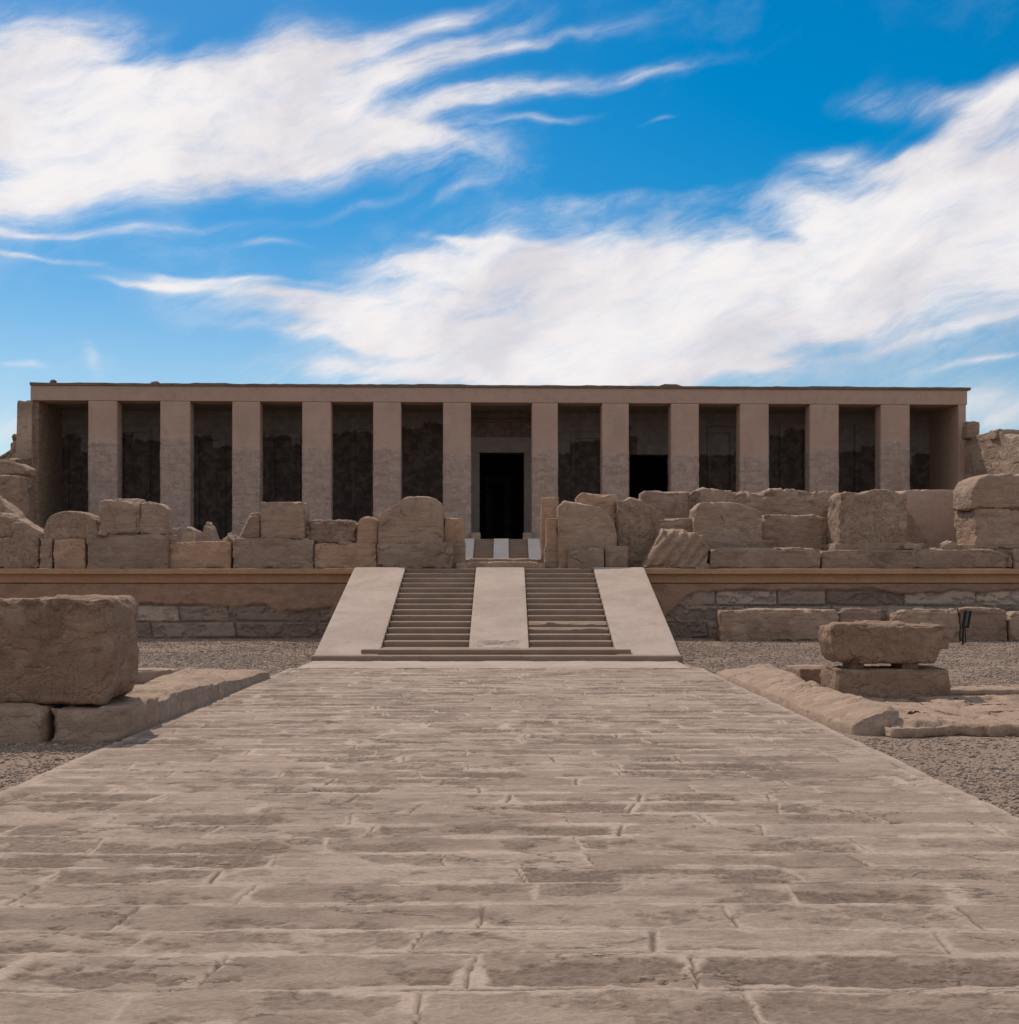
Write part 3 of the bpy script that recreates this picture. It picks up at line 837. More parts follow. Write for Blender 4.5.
# central doorway: jambs, lintel, cavetto
dcol = M['lintel']
DW = thing_d = None
a, b_, z = doors[0]
mb = MB().box(a - .62, a - .0, BK - .28, BK - .002, 0, z + .0).box(b_, b_ + .62, BK - .28, BK - .002, 0, z + .0)
mb.box(a - .62, b_ + .62, BK - .30, BK - .004, z + .004, z + .95)
mb.build('door_frame', dcol, T)
cp = [(BK - .004, z + 2.7), (BK - .004, z + 1.9), (BK - .24, z + 1.9), (BK - .40, z + 1.93), (BK - .46, z + 2.0), (BK - .40, z + 2.07), (BK - .22, z + 2.10)]
for i in range(6):
    t_ = i / 5 * PI / 2; cp.append((BK - .22 - .6 * (1 - math.cos(t_)), z + 2.11 + .40 * math.sin(t_)))
cp += [(BK - .86, z + 2.52), (BK - .86, z + 2.72)]
cp[0] = (BK - .004, z + 2.72)
o = MB().prism(cp, a - .9, b_ + .9).build('door_cornice', M['lintel2'], T)
mb = MB().box(a - .7, b_ + .7, BK - .24, BK - .006, z + .955, z + 1.895)
mb.build('door_panel', M['lintel2'], T)
# inner gate far inside
mb = MB().box(a + .5, a + 1.0, BK + 8, BK + 8.4, 0, 4.2).box(b_ - 1.0, b_ - .5, BK + 8, BK + 8.4, 0, 4.2).box(a + .5, b_ - .5, BK + 8, BK + 8.4, 4.2, 4.9)
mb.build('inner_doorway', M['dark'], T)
# corner stones at the foot of the central pillars
MB().box(fs(471) - .0, fs(471) + .55, -.35, -.02, 0, .45, .03).build('foot_block', M['platform'], T)
MB().box(fs(532) - .55, fs(532), -.35, -.02, 0, .45, .03).build('foot_block', M['platform'], T)
# blind doorways between pillars
for (pa, pb, py) in ((69, 92, 436), (124, 147, 434), (199, 222, 441), (275, 297, 440), (575, 600, 438), (711, 730, 432), (783, 803, 428), (858, 880, 428), (355, 371, 430)):
    x0, x1, z1 = fs(pa, BK), fs(pb, BK), fz(py, BK)
    mb = MB().box(x0 - .22, x0, BK - .14, BK - .003, 0, z1).box(x1, x1 + .22, BK - .14, BK - .003, 0, z1).box(x0 - .22, x1 + .22, BK - .16, BK - .005, z1 + .003, z1 + .35)
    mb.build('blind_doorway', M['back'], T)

# platform the temple stands on
pf = thing('stone_platform', 'raised stone platform carrying the temple portico above the court', 'platform', (0, 70.5, TZ))
mb = MB()
for i, x in enumerate(np.arange(-29, 29, 2.4)):
    if -3.6 < x + 1.2 < 1.2: pass
    mb.box(x + .01, x + 2.39, 0 + .03 * random.random(), .9, -.1, FZ - TZ - .004 - .02 * random.random(), .02)
mb.box(-29, 29, .5, 16, -.1, FZ - TZ - .31)
mb.box(-29, 29, .9, 5.5, -.1, FZ - TZ - .012)
mb.build('platform_block', M['platform'], pf)

# wing walls: ruined masonry, profile in (Y, top z); inner face towards the court
def wing(label, X, thick, y0, y1, prof, base, seed, mat):
    res = .09
    us = np.arange(y0, y1 + res / 2, res)
    top = np.interp(us, *zip(*prof))
    top = top + .12 * (fbm(us * 1.3, us * 0, 0, seed, 3) - .5)
    nv = int((top.max() - base) / res)
    t = np.linspace(0, 1, nv)
    U = np.repeat(us[:, None], nv, 1); Z = base + t[None] * (top[:, None] - base)
    dz, at, _ = masonry(U, Z, (.45, .7), (.8, 1.8), seed, wob=.06, erode=1.0, joint=.03, groove=.7, darkjoint=True)
    sgn = 1 if X < 0 else -1
    inn = X + sgn * (dz * 1.6 + .12 * (fbm(U * .6, Z * .6, 0, seed + 4, 4) - .5))
    V1 = np.stack([inn, U, Z], -1)
    out = X - sgn * thick + .1 * (fbm(U, Z, 0, seed + 7, 3) - .5)
    V2 = np.stack([out, U, Z], -1)
    nu = len(us)
    def g(Vs, a): return Vs.reshape(-1, 3), a
    # closed loop across the thickness: inner up, top, outer down
    nt_ = 6
    tops = []
    for i in range(1, nt_):
        f = i / nt_
        p = V1[:, -1] * (1 - f) + V2[:, -1] * f
        p[:, 2] += .18 * (fbm(us * 2, us * 0 + i * .7, 0, seed + 12, 3) - .5)
        tops.append(p)
    ring = np.concatenate([V1] + [p[:, None] for p in tops] + [V2[:, ::-1]], 1)
    ra = np.concatenate([at] + [at[:, -1:]] * (nt_ - 1) + [at[:, ::-1]], 1)
    m_ = ring.shape[1]
    Fc = grid_faces(nu, m_)
    V = ring.reshape(-1, 3); A = ra.reshape(-1, 3)
    # end caps
    caps = []
    for (row, flip) in ((0, False), (nu - 1, True)):
        for j in range(nv - 1):
            a_, b2 = row * m_ + j, row * m_ + j + 1
            c_, d_ = row * m_ + (m_ - 1 - j), row * m_ + (m_ - 2 - j)
            caps.append((a_, b2, d_, c_) if flip else (a_, c_, d_, b2))
    Fc = np.concatenate([Fc, np.array(caps)])
    return tag(mesh_np('ruined_wall', V, Fc, M[mat], attr=A, smooth=False), label, 'ruined wall')
XIL = wx(39, 73)
w1 = wing('ruined stepped side wall of rough stone running forward from the left end of the temple', XIL, .9, 60, 72.45,
     [(60, 6.3), (66, 6.9), (67.5, 7.0), (67.6, 7.4), (69.5, 7.6), (69.6, 8.1), (71.9, 8.4), (72.0, 11.3), (72.1, 11.75), (72.45, 11.75)], TZ - .1, 401, 'wingwall')
XIR = wx(962, 74)
w2 = wing('tall sunlit side wall running forward from the right end of the temple', XIR, 1.3, 60, 73.6,
     [(60, 8.4), (64.5, 8.6), (64.6, 8.9), (66.6, 9.0), (66.7, 8.9), (68.0, 9.3), (68.1, 9.55), (73.6, 9.75)], TZ - .1, 402, 'wingwall')
stone('stone_block', 'dark square block perched on the right side wall beside the temple roof end', 'stone block', 967, 980, 421, 436, 72.4, .9, 'block_dark', cuts=1, r=.04, amp=.05, base=9.6)
stone('stone_block', 'flat block lying on top of the right side wall, away from the temple', 'stone block', 996, 1013, 428.5, 438, 68.6, 1.0, 'block', cuts=1, r=.04, amp=.05, base=9.15)
stone('roof_stone', 'small dark stone on the left end of the temple roof', 'stone', 49, 54, 379.5, 384.5, 73.6, .5, 'roof', cuts=2, r=.05, amp=.06, base=TOP + FZ - .02)
stone('roof_stone', 'flat pale stone lying on the temple roof above the second and third openings', 'stone', 150, 158, 381.3, 384, 73.8, .5, 'block_grey', cuts=2, r=.05, amp=.05, base=TOP + FZ - .02)
# ruined masonry left of the temple, outside the wing wall
stone('ruined_wall', 'broken outer wall of tan stone at the far left, beyond the ruined side wall', 'ruined wall', -60, 14, 446, 520, 76, 1.2, 'rough', cuts=2, r=.1, amp=.25, freq=1.0, top=[(0, .5), (.3, .62), (.55, .8), (.7, .84), (.75, .95), (1, 1)], base=TZ - .2)
stone('ruined_wall', 'stub of rough wall beside the left end of the temple', 'ruined wall', 10, 25, 432, 520, 74.5, 1.2, 'rough', cuts=2, r=.1, amp=.25, freq=1.0, top=[(0, .98), (.5, 1), (1, 1)], base=TZ - .2)

# ------------------------------------------------------------------ stones along the terrace edge
TG = 'ruined blocks along the terrace edge'
def ts(label, x0, x1, y0, y1, Y, depth, mat='block', cat='stone block', name='stone_block', **k):
    if y1 >= 563 and 'base' not in k: k['base'] = TZ - .01
    return stone(name, label, cat, x0, x1, y0, y1, Y, depth, mat, TG, **k)
arc = lambda a=.0, n=14, p=2.2: [(i / n, a + (1 - a) * (max(0, 1 - abs(2 * i / n - 1) ** p)) ** (1 / p)) for i in range(n + 1)]
FY = 31.05
# left side, lower course
ts('low wall block at the far left end of the terrace edge', -30, 38, 537, 567, FY, .9, 'block_relief', r=.03, cuts=0, amp=.035)
ts('narrow pale upright block in the lower course at the far left of the terrace edge', 39, 52, 538, 567, FY + .03, .9, 'block', r=.02, cuts=0, amp=.02)
ts('lower course block under the round-topped stone on the left of the terrace', 53, 85, 539, 567, FY, 1.0, 'block_orange', r=.02, cuts=0, amp=.03)
ts('wide grey carved block supporting two tan stones on the left of the terrace edge', 86, 168, 534, 567, FY - .04, 1.0, 'block_grey', r=.025, cuts=0, amp=.03)
ts('orange-brown low block between two grey blocks on the left of the terrace edge', 169, 231, 541, 567, FY + .1, .8, 'block_orange', r=.03, cuts=1, amp=.035, cutdepth=.2)
ts('grey broken base block under the upright rectangular stone left of the staircase', 232, 313, 538, 567, FY - .02, 1.0, 'block_grey', r=.03, cuts=2, amp=.04)
ts('orange low block between the rectangular stone and the big rounded stone left of the staircase', 314, 377, 543, 567, FY + .08, .9, 'block_orange', r=.03, cuts=1, amp=.03)
ts('cracked grey base block under the big rounded stone left of the staircase', 376, 453, 541, 567, FY - .06, 1.3, 'block_grey', r=.05, cuts=1, amp=.05)
# left side, upper course
ts('broken slab leaning at the extreme left above the terrace edge', -30, 27, 512, 538, FY + .2, .8, 'block', top=[(0, .7), (.4, 1), (.75, .9), (1, .5)], r=.08, amp=.06, cuts=3)
ts('low rounded stone with a broken pale top at the far left of the terrace', 10, 42, 521, 539, FY + .1, .7, 'block', top=[(0, .9), (.4, 1), (1, .35)], r=.07, amp=.05, cuts=2)
ts('round-topped carved stone like half a disc, left of the two tan blocks', 43, 98, 510.5, 539.5, FY + .06, .8, 'block_relief', top=arc(.30), r=.05, cuts=0, amp=.02)
ts('tan layered block beside an upright stone, on the wide grey carved block', 98, 139, 498, 534.5, FY + .05, .9, 'block', r=.09, cuts=2, amp=.05, cutdepth=.15)
ts('upright rounded stone to the right of the tan layered block', 138, 165, 500, 534.5, FY + .1, .8, 'block', top=[(0, .9), (.25, 1), (.6, .98), (1, .78)], r=.09, cuts=1, amp=.04)
ts('upright rectangular pale block standing on a grey base left of the staircase', 260, 304, 501.5, 539, FY + .05, .9, 'block', r=.03, cuts=0, amp=.025)
ts('rough boulder leaning against the upright rectangular block', 234, 262, 513, 540, FY + .15, .7, 'block_dark', lsl=[(0, 0), (1, .55)], r=.1, cuts=3, amp=.05)
ts('long jagged block with a deep dark crack between the rectangular and rounded stones', 305, 359, 520, 544, FY + .25, .9, 'block_dark', r=.05, cuts=2, amp=.09, freq=3)
ts('small upright round-headed orange stone left of the big rounded stone', 357, 379, 515.5, 544, FY + .15, .6, 'block_orange', top=arc(.55), r=.04, cuts=0, amp=.02)
ts('big round-shouldered stone with a broken left corner, left of the staircase top', 378, 443, 495, 546, FY, 1.1, 'block', top=[(0, .62), (.06, .7), (.14, .72), (.22, .78), (.32, .84), (.38, .93), (.45, .98), (.6, 1), (.78, .99), (.9, .95), (.96, .87), (1, .72)], r=.05, cuts=0, amp=.028)
ts('orange upright block at the left side of the gap at the staircase top', 444, 464, 518, 542, FY + .5, .8, 'block_orange', r=.02, cuts=0, amp=.015)
ts('brown base block at the left side of the gap at the staircase top', 449, 465, 541, 567, FY + .48, .8, 'block', r=.02, cuts=0, amp=.02)
# right side of the gap
ts('tall orange slab at the right side of the gap at the staircase top', 541, 559, 497, 567, FY + 1.6, .5, 'block_orange', r=.02, cuts=0, amp=.015)
ts('thin ochre slab with a pale edge at the right of the gap', 546, 558, 518, 546, FY + .3, .5, 'block_orange', r=.015, cuts=0, amp=.01)
ts('small brown base block under the thin ochre slab', 544.5, 560, 545.5, 567, FY + .25, .7, 'block', r=.02, cuts=0, amp=.02)
ts('big upright stone with a sloping rounded top, right of the staircase top', 558, 616, 500, 567, FY + .02, 1.1, 'block', top=[(0, .93), (.12, 1), (.3, .98), (.6, .95), (.8, .9), (.9, .83), (1, .72)], rsl=[(0, .0), (.5, .03), (1, -.12)], r=.05, cuts=0, amp=.03)
ts('low dark grey block set in front of the big upright stone right of the staircase', 568, 604, 547, 567, FY - .22, .3, 'block_grey', r=.03, cuts=0, amp=.02)
ts('small dark block beside the low grey block right of the staircase', 605, 628, 546, 567, FY - .1, .5, 'block_dark', r=.04, cuts=1, amp=.03)
ts('broad orange-brown carved block behind the big upright stone right of the staircase', 576, 618, 492, 567, FY + 1.4, .7, 'block_orange', top=[(0, .93), (.15, 1), (.6, .97), (1, .98)], r=.03, cuts=1, amp=.04)
ts('carved block with a peaked broken top, left of the tilted ridged boulder', 617, 662, 496.5, 567, FY + 1.0, .8, 'block_relief', top=[(0, .97), (.12, .94), (.3, 1), (.55, .96), (.8, .86), (1, .8)], r=.03, cuts=0, amp=.035)
ts('flat-topped brown block further back behind the peaked carved block', 640, 690, 490.5, 567, FY + 3.0, .8, 'block_dark', top=[(0, .97), (.1, 1), (1, 1)], r=.03, cuts=0, amp=.04)
ts('low stone with a pale flat top between the carved block and the rounded block', 655, 694, 518, 567, FY + .9, .7, 'block', r=.04, cuts=1, amp=.04)
o = ts('tilted boulder with diagonal ridges at the terrace edge right of the staircase', 641, 709, 528, 568, FY - .12, .9, 'block', cat='boulder', name='boulder', lsl=[(0, 0), (1, .34)], rsl=[(0, -.05), (.5, .02), (1, -.12)], top=[(0, 1), (.5, 1.0), (1, .84)], r=.07, cuts=1, amp=.05)
V = np.array([v.co[:] for v in o.data.vertices])
rid = np.abs(((V[:, 0] - V[:, 2] * .75) * 3.4 + .5 * fbm(V[:, 0] * 2, V[:, 2] * 2, 0, 8, 3)) % 1 - .5) * 2
V[:, 1] += .085 * rid * (V[:, 1] < 0) * sstep(.0, .15, V[:, 2]); V[:, 2] -= .03 * rid * (V[:, 2] > .6)
o.data.vertices.foreach_set('co', V.astype(np.float32).ravel())
ts('rounded-shouldered block with a pale left edge, right of the tilted boulder', 694, 763, 501.5, 548, FY + .55, 1.1, 'block', top=[(0, .85), (.08, .97), (.2, 1), (.55, 1), (.75, .93), (1, .82)], r=.07, cuts=0, amp=.03, base=TZ + .3)
ts('low stone course carrying the rounded-shouldered block right of the tilted boulder', 690, 775, 540, 567, FY + .5, 1.3, 'block_dark', r=.03, cuts=0, amp=.03)
ts('long layered wall remnant with a ragged pale top, behind the rounded-shouldered block', 686, 838, 487.5, 567, FY + 3.2, 1.2, 'block', name='ruined_wall', cat='ruined wall', res=.045,
   top=[(0, .94), (.05, .97), (.12, 1), (.2, .99), (.3, .96), (.42, .97), (.5, .93), (.56, .99), (.7, 1), (.78, .96), (.9, .97), (1, .96)], r=.04, cuts=0, amp=.09, freq=2.6)
ts('smooth lower wall remnant in front of the long layered wall on the right terrace', 762, 828, 514, 567, FY + 1.7, .8, 'block', r=.03, cuts=1, amp=.03, top=[(0, 1), (.6, .98), (.8, 1), (1, .95)])
ts('massive block with a ragged top and a sunlit left face on the right terrace', 840, 908, 489, 549, FY + .5, 1.3, 'block_relief', top=[(0, .93), (.1, .97), (.35, .94), (.5, 1), (.75, .99), (1, .93)], r=.05, cuts=0, amp=.055, freq=2.6, base=TZ + .26)
ts('stone course beneath the massive block with a sunlit left face', 835, 925, 543, 567, FY + .45, 1.4, 'block', r=.04, cuts=0, amp=.03)
ts('smooth plain wall of brown stone behind the massive block on the right terrace', 903, 972, 489.5, 567, FY + 2.6, .7, 'plaster', r=.02, cuts=0, amp=.02, name='stone_wall', cat='wall')
ts('triangular sloping stone lying against the smooth brown wall on the right terrace', 898, 938, 505, 567, FY + 1.9, .7, 'block', top=[(0, 1), (.35, .85), (.7, .5), (1, .2)], r=.03, cuts=0, amp=.03)
ts('large round-backed stone on top of a squared block at the right end of the terrace', 972, 1040, 472.5, 509, FY + .3, 1.5, 'block', top=[(0, .55), (.1, .85), (.25, .98), (.6, 1), (1, .95)], r=.16, cuts=0, amp=.035)
ts('squared block with a sunlit left end, under the round-backed stone at the right', 976, 1045, 508, 549, FY + .3, 1.6, 'block', r=.07, cuts=1, amp=.04)
ts('low footing stone below the squared block at the right end of the terrace', 958, 1040, 544, 567, FY + .35, 1.6, 'block', r=.04, cuts=1, amp=.03)
# flat slabs on the very edge
ts('flat grey slab with rounded ends on the terrace edge, first right of the tilted boulder', 711, 821, 547.5, 568, FY - .2, .6, 'block_grey', name='stone_slab', cat='stone slab', r=.12, cuts=1, amp=.04)
ts('flat smooth slab on the terrace edge below the massive sunlit block', 822, 913, 550, 568, FY - .15, .6, 'block_dark', name='stone_slab', cat='stone slab', r=.05, cuts=0, amp=.025)
ts('flat irregular slab on the terrace edge near its right end', 912, 1014, 547, 568, FY - .2, .6, 'block_grey', name='stone_slab', cat='stone slab', r=.12, cuts=2, amp=.05, top=[(0, 1), (.4, .95), (.8, .9), (1, .6)])
ts('small rounded stone cut off by the right side of the view on the terrace edge', 1014, 1040, 549, 568, FY - .1, .5, 'block', r=.12, cuts=2, amp=.04)
# low thresholds in the gap
ts('pale curved threshold slab across the top of the main staircase', 456, 544, 561.5, 567.5, FY - .1, .5, 'plinth', name='stone_slab', cat='stone slab', r=.04, cuts=0, amp=.03)
ts('second thin sill slab behind the pale curved threshold', 462, 541, 558.5, 567, FY + 1.3, .6, 'plinth', name='stone_slab', cat='stone slab', r=.04, cuts=0, amp=.03)
# court rocks seen in the gaps on the left
CG = 'loose rocks lying in the court'
for (x0, x1, y0, y1, Y, top, lab) in (
    (196, 222, 520, 541, 40, [(0, .15), (.35, 1), (.5, .85), (1, .1)], 'pointed pale rock in the court, the tallest seen above the orange-brown low block'),
    (176, 200, 526, 541, 38, [(0, .4), (.4, 1), (.8, .9), (1, .3)], 'whitish tumbled rock in the court just left of the pointed one'),
    (168, 180, 526, 541, 39.5, [(0, .9), (.5, 1), (1, .5)], 'small dark rock in the court near the upright rounded stone'),
    (218, 236, 531, 541, 42, [(0, .6), (.5, 1), (1, .8)], 'low flat rock in the court right of the pointed one')):
    stone('rock', lab, 'rock', x0, x1, y0, y1, Y, 1.0, 'block' if x0 != 168 else 'block_dark', CG, base=TZ - .03, top=top, r=.06, cuts=3, amp=.07)
for (x0, x1, y0, h_, Y, lab, mt) in ((-10, 26, 459.5, 0, 64.5, 'rounded stone resting on the ruined side wall at the far left', 'block'),
                            ):
    stone('stone_block', lab, 'stone block', x0, x1, y0, 475, Y, 1.6, mt, None, r=.2, cuts=2, amp=.1, top=[(0, .8), (.3, 1), (.7, .85), (1, .5)])
stone('stone_block', 'rough block standing in front of the ruined side wall at the far left', 'stone block', -20, 18, 475, 520, 60, 1.6, 'block_dark', None, base=TZ, r=.1, cuts=1, amp=.1)
stone('stone_block', 'pale jagged block below the ruined side wall at the far left', 'stone block', -25, 14, 495, 520, 45, 1.2, 'block', None, base=TZ, r=.1, cuts=3, amp=.1, top=[(0, .9), (.5, 1), (1, .75)])

RG = 'small rubble on the terrace edge'
for (x0, x1, y0, y1, Y, lab) in (
    (27, 40, 533, 541, 31.2, 'small rubble stone wedged between the two leftmost stones of the terrace edge'),
    (96, 106, 529, 535, 30.95, 'small chip of stone at the foot of the tan layered block'),
    (222, 235, 534, 542, 31.3, 'small broken stone at the foot of the leaning rough boulder'),
    (338, 352, 539, 545, 31.15, 'small flat stone below the long jagged block'),
    (697, 712, 556, 567, 30.95, 'small stone between the tilted ridged boulder and the first flat slab'),
    (905, 918, 541, 549, 31.1, 'small stone at the right foot of the massive block with a sunlit face'),
    (944, 960, 540, 548, 31.2, 'small stone left of the squared block at the right end of the terrace')):
    stone('rock', lab, 'rock', x0, x1, y0, y1, Y, .35, 'block', RG, r=.05, cuts=3, amp=.03, freq=4, cutdepth=.4, top=[(0, .6), (.4, 1), (1, .5)], base=(TZ if y1 > 560 else None))

# ------------------------------------------------------------------ blocks on the ground
GG = 'blocks lying along the foot of the retaining wall'
gs = lambda lab, x0, x1, y0, y1, **k: stone('stone_block', lab, 'stone block', x0, x1, y0, y1, 29.3, .75, k.pop('mat', 'block'), GG, base=.04, **k)
gs('longest block lying at the foot of the retaining wall, right of the staircase', 720, 839, 609, 637, r=.04, cuts=1, amp=.045, top=[(0, .98), (.3, 1), (1, .98)])
stone('stone_block', 'small block tucked behind the end of the longest block at the wall foot', 'stone block', 836, 882, 608, 637, 29.65, .6, 'block_dark', GG, base=.04, r=.07, cuts=2, amp=.05)
gs('block at the wall foot partly hidden by the black floodlight', 893, 961, 608, 636, r=.08, cuts=2, amp=.05, top=[(0, .8), (.15, 1), (1, .97)])
gs('squared block at the wall foot just right of the black floodlight', 961.5, 1008, 608, 636, mat='block_dark', r=.05, cuts=1, amp=.04)
gs('block at the wall foot cut by the right side of the view', 1010, 1060, 612, 636, r=.07, cuts=1, amp=.04)

# right: raised base block and the slab on two supports
stone('stone_block', 'long low brown block on the right ground, under the slab on two small supports', 'stone block', 838, 951.5, 669, 702, 15.95, 1.0, 'big_block', None, base=-.08, r=.03, cuts=0, amp=.02, sink=0)
stone('stone_block', 'shaded low brown stone behind the right kerb, left of the long low block', 'stone block', 800, 864, 668.5, 702, 18.3, .8, 'big_block', None, base=-.08, r=.03, cuts=0, amp=.02, sink=0)
bz = wz(669.5, 15.95)
for (a, b_, w_) in ((852, 865, 'left'), (902, 919, 'right')):
    stone('support_stone', 'small flat stone propping up the ' + w_ + ' end of the raised slab', 'support stone', a, b_, 661, 669, 16.15, .5, 'block_dark', 'props under the raised slab', base=bz - .025, r=.02, cuts=1, amp=.012)
Yq = 16.0
x0, x1 = wx(832, Yq), wx(951, Yq); z0, z1 = wz(664, Yq), wz(622.5, Yq)
V, Fc = stone_geo(x1 - x0, .8, z1 - z0, res=.022, r=.045, amp=.03, cuts=2, cutdepth=.1,
                  top=[(0, .96), (.1, 1), (.4, 1.0), (.7, .97), (1, .93)],
                  lsl=[(0, .07), (.2, .03), (.5, 0), (.8, .0), (1, .015)])
h_ = z1 - z0
# broken lower right corner
u_ = V[:, 0] / (x1 - x0) + .5; t_ = V[:, 2] / h_ + .5
nt_ = (u_ > .86) & (t_ < .36)
V[:, 2] = np.where(nt_, np.maximum(V[:, 2], -h_ / 2 + h_ * .36 * sstep(.86, .92, u_)), V[:, 2])
V += np.array([(x0 + x1) / 2, Yq + .4, (z0 + z1) / 2])
tag(mesh_np('stone_slab', V, Fc, M['big_block']), 'thick brown slab with a broken lower right corner, raised on two small supports over a low block', 'stone slab')

# paved kerb slabs beside the path, right
def kerb(label, pts_l, pts_r, ztop, zb, seed, mat, name='border_stone', cat='border stone', cross=False):
    """slab given by left and right border (Y -> X) with a top height line"""
    y0, y1 = pts_l[0][0], pts_l[-1][0]
    nv = int((y1 - y0) / .035); nu = 36
    ys_ = np.linspace(y0, y1, nv)
    xl = np.interp(ys_, *zip(*pts_l)) + .04 * (fbm(ys_ * 3, ys_ * 0, 0, seed, 3) - .5)
    xr = np.interp(ys_, *zip(*pts_r)) + (.10 if cross else .035) * (fbm(ys_ * 2.5, ys_ * 0, 0, seed + 1, 4) - .5)
    t = np.linspace(0, 1, nu)
    U = xl[:, None] * (1 - t) + xr[:, None] * t; Vv = np.repeat(ys_[:, None], nu, 1)
    Z = np.interp(Vv, *zip(*ztop))
    e = np.minimum(np.minimum(U - xl[:, None], xr[:, None] - U), np.minimum(Vv - y0, y1 - Vv))
    fk = fbm(U * 1.6, Vv * 1.1, 0, seed + 9, 5, .55)
    Z = Z + (.06 if cross else .07) * (fbm(U * 1.3, Vv * 1.3, 0, seed + 2, 6, .6) - .5) - .035 * sstep(.52, .56, fk) - (.08 if cross else .045) * (1 - sstep(0, .12, e)) * (.3 + 1.2 * fbm(U * 2, Vv * 2, 0, seed + 3, 3))
    if cross: Z = zb + .1 + (Z - zb - .1) * (.30 + .70 * np.clip(t[None] * 1.5, 0, 1) ** .8)
    # shallow cracks
    cr = np.abs(fbm(U * 1.1, Vv * .9, 0, seed + 6, 4) - .5)
    Z -= .025 * (1 - sstep(.002, .012, cr))
    Vn = np.zeros((nv + 2, nu + 2, 3)); Vn[1:-1, 1:-1] = np.stack([U, Vv, Z], -1)
    Vn[0] = Vn[1]; Vn[-1] = Vn[-2]; Vn[:, 0] = Vn[:, 1]; Vn[:, -1] = Vn[:, -2]
    for s in (Vn[0], Vn[-1], Vn[:, 0], Vn[:, -1]): s[:, 2] = zb
    Vn[:, 0, 0] -= .02; Vn[:, -1, 0] += .01; Vn[0, :, 1] -= .02
    Fc = grid_faces(nv + 2, nu + 2)[:, ::-1]
    return tag(mesh_np(name, Vn.reshape(-1, 3), Fc, M[mat]), label, cat)
kerb('middle stone of the worn pale kerb along the right edge of the path', [(14.6, 3.70), (17.35, 3.68)], [(14.6, 4.36), (17.35, 4.42)], [(14.6, .20), (17.35, .175)], -.1, 501, 'plinth', cross=True)
kerb('far stone of the worn pale kerb along the right edge of the path', [(17.40, 3.69), (20.8, 3.66)], [(17.40, 4.40), (20.8, 4.70)], [(17.40, .165), (20.8, .14)], -.1, 505, 'plinth', cross=True)
kerb('thick broken kerb stone at the near end of the right kerb', [(13.0, 3.80), (13.25, 3.72), (14.57, 3.70)], [(13.0, 4.16), (13.12, 4.30), (14.57, 4.36)], [(12.95, .25), (14.57, .21)], -.1, 502, 'plinth', cross=True)
V, Fc = stone_geo(1.3, .45, .2, res=.03, r=.03, amp=.02, cuts=1)
V += np.array([5.45, 20.5, .03])
tag(mesh_np('stone_slab', V, Fc, M['plinth']), 'short flat stone closing the far corner of the right kerb', 'stone slab')
# flat slabs right
def flat(label, px0, px1, Y0, Y1, zt, seed, th=.16):
    Xa, Xb = wx(px0, Y0), wx(px1, Y0)
    V, Fc = stone_geo(Xb - Xa, Y1 - Y0, th, res=.04, r=.05, amp=.05, freq=1.6, cuts=0, seed=seed)
    # irregular outline
    ang = np.arctan2(V[:, 1] / (Y1 - Y0), V[:, 0] / (Xb - Xa))
    k = 1 - .42 * fbm(np.cos(ang) * 2.2 + seed, np.sin(ang) * 2.2, 0, seed, 4) * (np.maximum(np.abs(V[:, 0]) / (Xb - Xa), np.abs(V[:, 1]) / (Y1 - Y0)) > .2)
    V[:, 0] *= k; V[:, 1] *= k
    V += np.array([(Xa + Xb) / 2, (Y0 + Y1) / 2, zt - th / 2])
    return tag(mesh_np('flat_stone', V, Fc, M['plinth']), label, 'flat stone', 'flat stones on the right ground')
flat('flat broken stone lying nearest, right of the thick broken kerb stone', 880, 1008, 12.55, 14.75, .085, 3)
flat('nearest flat stone at the right side of the view, beside the broken one', 985, 1130, 12.5, 14.5, .10, 8)
flat('flat cracked stone right of the long low brown block, in its shadow', 885, 985, 14.2, 16.2, .055, 4)
flat('flat stone cut by the right side of the view, behind the nearest ones', 955, 1110, 14.0, 16.4, .075, 6)
flat('thin pale sill stone running off to the right behind the flat stones', 925, 1130, 17.3, 18.1, .03, 7, .1)

# left: big block on a plinth
PL = 'plinth stones under the big block on the left'
def lplinth(label, x0, x1, Y0, Y1, zt, **k):
    V, Fc = stone_geo(x1 - x0, Y1 - Y0, zt + .1, res=.03, **k)
    V += np.array([(x0 + x1) / 2, (Y0 + Y1) / 2, (zt - .1) / 2])
    return tag(mesh_np('plinth_stone', V, Fc, M['plinth']), label, 'plinth stone', PL)
lplinth('left plinth stone under the big brown block, at the left side of the view', -6.6, -4.42, 12.35, 13.7, .325, r=.03, cuts=0, amp=.02)
lplinth('right plinth stone under the big brown block, after the dark gap', -4.385, -3.60, 12.42, 13.7, .31, r=.045, cuts=0, amp=.03)
kerb('near stone of the raised kerb along the left edge of the path, by the plinth', [(13.72, -4.30), (16.5, -4.55)], [(13.72, -3.64), (16.5, -3.60)], [(13.72, .30), (16.5, .245)], -.1, 511, 'plinth')
kerb('far stone of the raised kerb along the left edge of the path', [(16.55, -4.56), (19.7, -4.9)], [(16.55, -3.61), (19.7, -3.56)], [(16.55, .235), (19.7, .17)], -.1, 515, 'plinth')
V, Fc = stone_geo(2.2, .5, .26, res=.035, r=.03, amp=.02, cuts=0)
V += np.array([-6.05, 19.4, .05])
tag(mesh_np('stone_slab', V, Fc, M['plinth']), 'flat stone closing the far side of the left plinth', 'stone slab')
Yb = 12.5
V, Fc = stone_geo(3.4, .95, wz(598, Yb) - .30 + .01, res=.026, r=.085, amp=.045, freq=1.8, cuts=2, cutdepth=.1, rsl=[(0, -.025), (.2, -.005), (.6, .0), (.9, -.006), (1, -.02)], seed=77)
